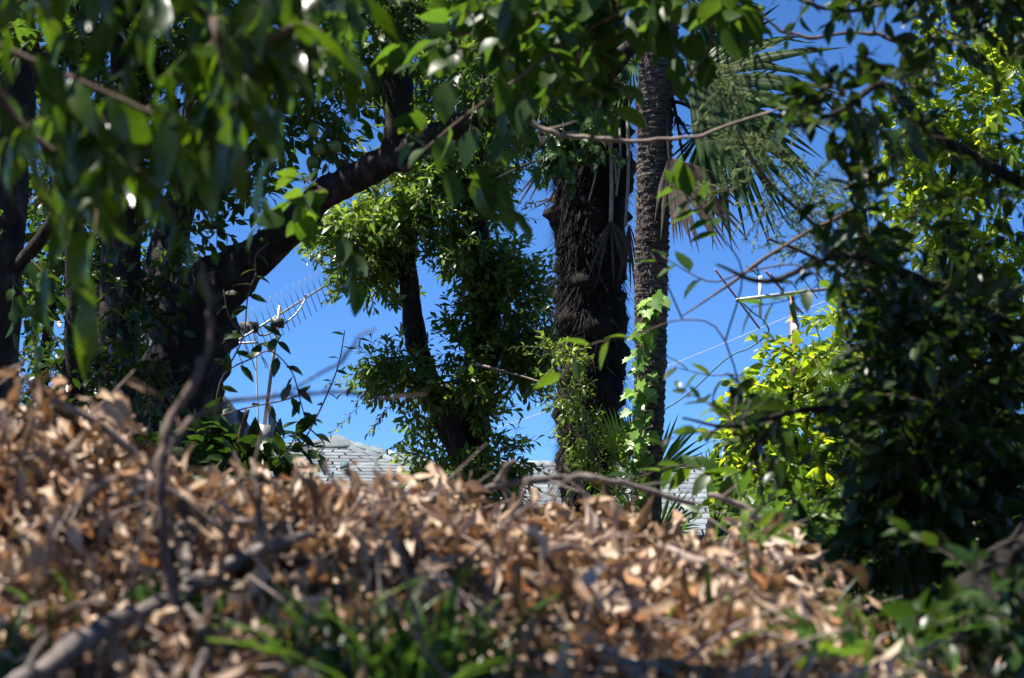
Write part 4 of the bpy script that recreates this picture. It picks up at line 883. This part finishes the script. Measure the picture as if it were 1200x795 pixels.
# ------------------------------------------------------------------ dead leaf heap
def heap():
    t = thing('leaf_heap', 'long heap of brown curled dead leaves filling the foreground', 'leaf heap', (0, 3.4, ground_z(0, 3.4)))
    xs = np.linspace(-2.5, 2.3, 100); ys = np.linspace(2.0, 5.3, 60)
    V = [(x, y, heap_z(x, y) - .012 + .02 * noise.noise(Vector((x * 20, y * 20, 2)))) for y in ys for x in xs]; nx = len(xs)
    Q = [(j * nx + i, j * nx + i + 1, (j + 1) * nx + i + 1, (j + 1) * nx + i) for j in range(len(ys) - 1) for i in range(nx - 1)]
    m = MB(); m.add(V, Q); m.build('mould', M['soil'], t)
    n = 13500
    x = rng.uniform(-2.3, 2.2, n * 2); y = 2.15 + 2.2 * rng.random(n * 2) ** .9
    px = 600 + x / (K * y); keep = (px > -160) & (px < 1330); x, y = x[keep][:n], y[keep][:n]; n = len(x)
    thin = np.array([lerp_tab([(-300, .9), (860, 1), (960, .7), (1040, .22), (1150, .08), (1500, .05)], 600 + a / (K * b)) for a, b in zip(x, y)])
    k = rng.random(n) < thin; x, y = x[k], y[k]; n = len(x)
    z = np.array([heap_z(a, b) for a, b in zip(x, y)])
    lump = np.array([noise.noise(Vector((a * 5, b * 5, 9))) for a, b in zip(x, y)])
    z += .004 + .050 * rng.random(n) ** 1.3 * np.clip(.75 + 1.6 * lump, .15, 2)
    pos = np.stack([x, y, z], 1)
    d = rng.normal(size=(n, 3)) * np.array([.8, .75, .65]) + np.array([.05, -.3, -.5]); u = rng.normal(size=(n, 3)) * .75 + np.array([-.1, -.45, .75])
    s = .024 + .068 * rng.random(n) ** 1.6
    s *= np.clip((y - 1.2) / 1.6, .6, 1.0)
    # crumpled hanging clumps standing out of the heap
    cx_ = rng.uniform(-1.6, 1.15, 300); cy_ = rng.uniform(2.45, 3.85, 300); cp, cdv, cu, cs = [], [], [], []
    for a, b in zip(cx_, cy_):
        if 600 + a / (K * b) > 930: continue
        hz = heap_z(a, b) + rng.uniform(.02, .075); m_ = int(rng.integers(7, 15)); lean = rng.normal(0, .45, 3)
        for _ in range(m_):
            q = rng.normal(0, .028, 3) * (1.3, 1, 1)
            cp.append((a + q[0], b + q[1], hz + q[2])); cdv.append(np.array([0, -.35, -.9]) + lean + rng.normal(0, .4, 3)); cu.append((rng.normal(-.2, .7), rng.normal(-.5, .6), .4)); cs.append(rng.uniform(.028, .062) * min(1, (b - 1.2) / 1.7))
    pos = np.concatenate([pos, cp]); d = np.concatenate([d, cdv]); u = np.concatenate([u, cu]); s = np.concatenate([s, cs])
    leaves(t, 'dead', M['leaf_dead'], pos, d, u, s, 300, 'dead_leaf', 'leaf_litter')
    # dry stalks through the heap
    mb = MB()
    for _ in range(620):
        a = random.uniform(-1.7, 1.5); b = random.uniform(2.3, 4.2); p = Vector((a, b, heap_z(a, b) + .02)); v = Vector((random.gauss(0, 1), random.gauss(0, .5), random.gauss(.05, .35))).normalized()
        L = random.uniform(.06, .26); mb.tube([p, p + v * L * .5 + Vector((0, 0, random.uniform(-.01, .02))), p + v * L], [.0025, .002, .001], 4, sub=2)
    o = mb.build('dry_stalk', M['dead_wood'], t); o['kind'] = 'stuff'
heap()

def dead_sprays():
    """dry leafy branches lying against the heap at the left"""
    sp = [('arching dead branch hung with curled brown leaves at the far left', 3.4, [(210, 600, 9), (170, 545, 9), (120, 500, 10), (80, 478, 9), (50, 462, 7), (25, 440, 5)], 120),
          ('drooping dead spray with pale curled leaves in front of the left trunk', 3.3, [(280, 640, 6), (200, 575, 6), (140, 560, 6), (90, 590, 5), (60, 640, 4), (50, 690, 3)], 110),
          ('short dead leafy twig standing on the heap crest', 3.7, [(400, 620, 5), (420, 590, 5), (440, 565, 4), (438, 548, 3)], 30),
          ('dry brown spray of large curled leaves lying right of the heap centre', 3.2, [(740, 690, 6), (700, 660, 6), (670, 640, 5), (640, 645, 4)], 36)]
    for lab, d, run, n in sp:
        d = heap_depth(run[0][0], run[0][1]) - .07; b = P(run[0][0], run[0][1], d); t = thing('dead_branch', lab, 'dead branch', tuple(b), 'dead leafy branches on the heap')
        pts = [P(x, y, d - .02 * i) for i, (x, y, w_) in enumerate(run)]; m = MB(); m.tube(pts, [.5 * w_ * S(d) for _, _, w_ in run], 8, .15, 40); m.build('stem', M['dead_wood'], t)
        ps, ds, us, ss = [], [], [], []
        for k in range(n):
            g = random.random() * (len(pts) - 1); a = int(g); p = pts[a].lerp(pts[a + 1], g - a) + Vector((random.gauss(0, .045), random.gauss(0, .05), random.uniform(-.13, .03)))
            ps.append(p); ds.append((random.gauss(0, .5), random.gauss(0, .5), random.uniform(-1.2, .1))); us.append((random.gauss(-.2, .6), random.gauss(-.6, .5), .5)); ss.append(random.uniform(.035, .062))
        leaves(t, 'dead', M['leaf_dead'], ps, ds, us, ss, 300, 'dead_leaf')
dead_sprays()

def dead_branches():
    twig_thing('bare_sapling', 'tall bare sapling stem kinking up in front of the dark trunks', 'sapling', [[(204, 860, 2.4, 17.3), (205, 770, 2.6, 17.3), (206, 720, 2.6, 15.8), (196, 660, 2.6, 13.0), (188, 590, 2.6, 12.2), (186, 540, 2.6, 11.5), (200, 490, 2.62, 10.8), (232, 440, 2.64, 10.8), (246, 400, 2.66, 8.6), (246, 350, 2.68, 7.2), (236, 310, 2.7, 5.8)],
        [(188, 560, 2.6, 8.6), (200, 520, 2.65, 8.6), (225, 490, 2.7, 7.9), (270, 470, 2.75, 5.8), (330, 464, 2.8, 5.0), (400, 460, 2.9, 4.3), (450, 468, 2.95, 3.6), (500, 462, 3, 2.9)],
        [(330, 464, 2.8, 3.6), (400, 425, 2.9, 3.6), (420, 395, 2.95, 2.9), (440, 385, 3, 2.2)]], M['twig'])
    twig_thing('dead_branch', 'grey forked dead branch lying over the left of the heap', 'dead branch', [[(10, 810, 2.75, 24), (70, 770, 2.75, 26), (120, 735, 2.75, 25), (180, 710, 2.75, 20), (215, 698, 2.78, 18), (250, 670, 2.82, 18), (290, 652, 2.86, 16), (330, 638, 2.9, 14), (370, 628, 2.95, 8)],
        [(214, 698, 2.78, 15), (219, 660, 2.8, 15), (226, 620, 2.85, 14), (240, 590, 2.9, 11), (254, 566, 2.95, 8)], [(222, 692, 2.78, 8), (260, 682, 2.8, 8), (300, 686, 2.82, 7), (350, 698, 2.85, 6)],
        [(212, 704, 2.78, 10), (235, 730, 2.78, 10), (240, 760, 2.78, 9), (226, 800, 2.78, 8)]], M['bark_pale'], on=.05)
    twig_thing('dead_branch', 'knotted grey branch lying along the heap crest below the palms', 'dead branch', [[(430, 606, 3.5, 7), (480, 590, 3.45, 9), (530, 580, 3.4, 9), (580, 570, 3.4, 9.5), (640, 562, 3.4, 9), (680, 558, 3.4, 8), (730, 566, 3.4, 8), (780, 582, 3.4, 6), (815, 590, 3.4, 4)],
        [(670, 556, 3.4, 8), (690, 585, 3.35, 8), (700, 620, 3.3, 6)], [(580, 566, 3.4, 9), (596, 545, 3.45, 8), (604, 540, 3.48, 5)]], M['bark_pale'], 'bare branches on the heap', on=.05)
    twig_thing('dead_branch', 'straight tan stick slanting down the right side of the heap', 'dead branch', [[(770, 640, 3.2, 9), (830, 660, 3.15, 10), (890, 682, 3.1, 9), (940, 700, 3.05, 6)]], M['dead_wood'], 'bare branches on the heap', on=.05)
    twig_thing('dead_branch', 'bent reddish stick arching at the right end of the heap', 'dead branch', [[(830, 580, 3.5, 5), (850, 586, 3.5, 7), (875, 596, 3.5, 8), (892, 615, 3.45, 7), (900, 640, 3.4, 6), (940, 690, 3.3, 5)]], M['dead_wood'], 'bare branches on the heap', on=.05)
    twig_thing('dead_branch', 'pale broken stick lying flat on the left of the heap', 'dead branch', [[(190, 618, 3.2, 5), (240, 610, 3.2, 8), (290, 612, 3.2, 9), (334, 618, 3.2, 7)]], M['dead_wood'], 'bare branches on the heap', on=.05)
    twig_thing('dead_branch', 'bundle of thin dry twigs splayed at the bottom right of the heap', 'dead branch', [[(700, 760, 2.6, 6), (730, 772, 2.6, 6), (790, 790, 2.6, 5)], [(705, 755, 2.6, 6), (740, 780, 2.58, 5), (760, 800, 2.57, 4)], [(710, 775, 2.6, 6), (750, 792, 2.6, 5), (780, 810, 2.6, 4)]], M['dead_wood'], on=.05)
    a = P(1040, 850, 3.3)
    m = MB(); pts, rad = path([(1060, 880, 3.3, 120), (1120, 790, 3.35, 118), (1165, 715, 3.4, 104), (1215, 660, 3.5, 92), (1290, 600, 3.6, 80)]); m.tube(pts, rad, 28, .16, 20, sub=16)
    t = thing('log', 'thick dim fallen log leaning at the bottom right corner', 'log', tuple(a)); m.build('trunk', M['log'], t)
    s = MB(); s.tube([P(1180, 700, 3.35), P(1190, 660, 3.3), P(1192, 640, 3.28)], [.02, .014, .006], 8, .2, 20); s.build('stub', M['log'], t)
dead_branches()

# ------------------------------------------------------------------ grass and weeds at the front
def blade(mb, p, L, wd, lean, az):
    d = Vector((math.cos(az), math.sin(az), 0)); sd = Vector((-d.y, d.x, 0)); V = []
    for f in (0, .35, .7, .9, 1):
        c = p + d * (lean * L * f * f) + Vector((0, 0, L * (f - .45 * lean * f * f))); ww = wd * (1 - f ** 2) + .0004
        V += [c - sd * ww, c + Vector((0, 0, -.002)), c + sd * ww]
    mb.add(V, [(i * 3 + j, i * 3 + j + 1, i * 3 + j + 4, i * 3 + j + 3) for i in range(4) for j in (0, 1)])
def grass():
    for lab, (cx, sx, d0, d1, n, L0, L1) in (('dark green grass tuft at the bottom centre of the heap', (480, 55, 2.25, 2.5, 170, .08, .19)), ('long grass blades on the right foot of the heap', (930, 80, 2.6, 3.1, 34, .06, .15)),
                                        ('sparse bright grass blades at the lower left edge', (30, 40, 2.35, 2.6, 14, .08, .16)), ('scattered grass under the dark tree at lower right', (1090, 100, 2.5, 3.0, 36, .05, .15))):
        c = P(cx, 760, (d0 + d1) / 2); t = thing('grass_tuft', lab, 'grass', (c.x, c.y, ground_z(c.x, c.y)))
        for k in range(n):
            d = random.uniform(d0, d1); x = (random.gauss(cx, sx) - 600) * K * d; y = d
            p = Vector((x, y, max(heap_z(x, y), ground_z(x, y)) - .01)); mb = MB()
            blade(mb, p, random.uniform(L0, L1), random.uniform(.003, .0065), random.uniform(.2, 1.1), random.uniform(0, 6.28)); mb.build('blade', M['grass'], t)
grass()
def weeds():
    for lab, key, (px, py, d, rx, ry, n, lf) in (('broad leaved weed with pale green leaves at the bottom left corner', 'broad', (40, 785, 2.5, 40, 20, 6, .05)), ('small bright weed behind the bare sapling stem', 'oval', (215, 725, 2.65, 30, 40, 6, .04)),
                                 ('little bright weed at the bottom edge left of the grass', 'oval', (355, 765, 2.5, 40, 30, 10, .032)), ('weed sprig on the heap right of the crossing sticks', 'lance', (870, 640, 3.0, 40, 24, 4, .05)),
                                 ('low dark weed at the bottom edge under the log', 'oval', (960, 785, 2.5, 50, 20, 7, .035)), ('upright shoot with bright pointed leaves at the left edge', 'lance', (20, 345, 7.6, 24, 26, 7, .10))):
        c = P(px, py, d); g = max(heap_z(c.x, c.y), ground_z(c.x, c.y)) if d < 5 else ground_z(c.x, c.y)
        t = thing('weed', lab, 'weed', (c.x, c.y, g))
        m = MB(); m.tube([Vector((c.x, c.y, g)), (Vector((c.x, c.y, g)) + c) / 2 + Vector((.01, 0, 0)), c + Vector((0, 0, .03))], [.003, .003, .002], 6); m.build('stem', M['leaf_weed'], t)
        st, dr = blob_pts([(px, py, d, rx, ry, .08, n)]); dr = dr + np.array([0, 0, .5])
        p, dd, u, s, poly = grow(st, dr, lf * 1.4, 5, lf, droop=.2); leaves(t, key, M['leaf_weed'], p, dd, u, s); stems(t, [poly], .0012, M['leaf_weed'])
weeds()
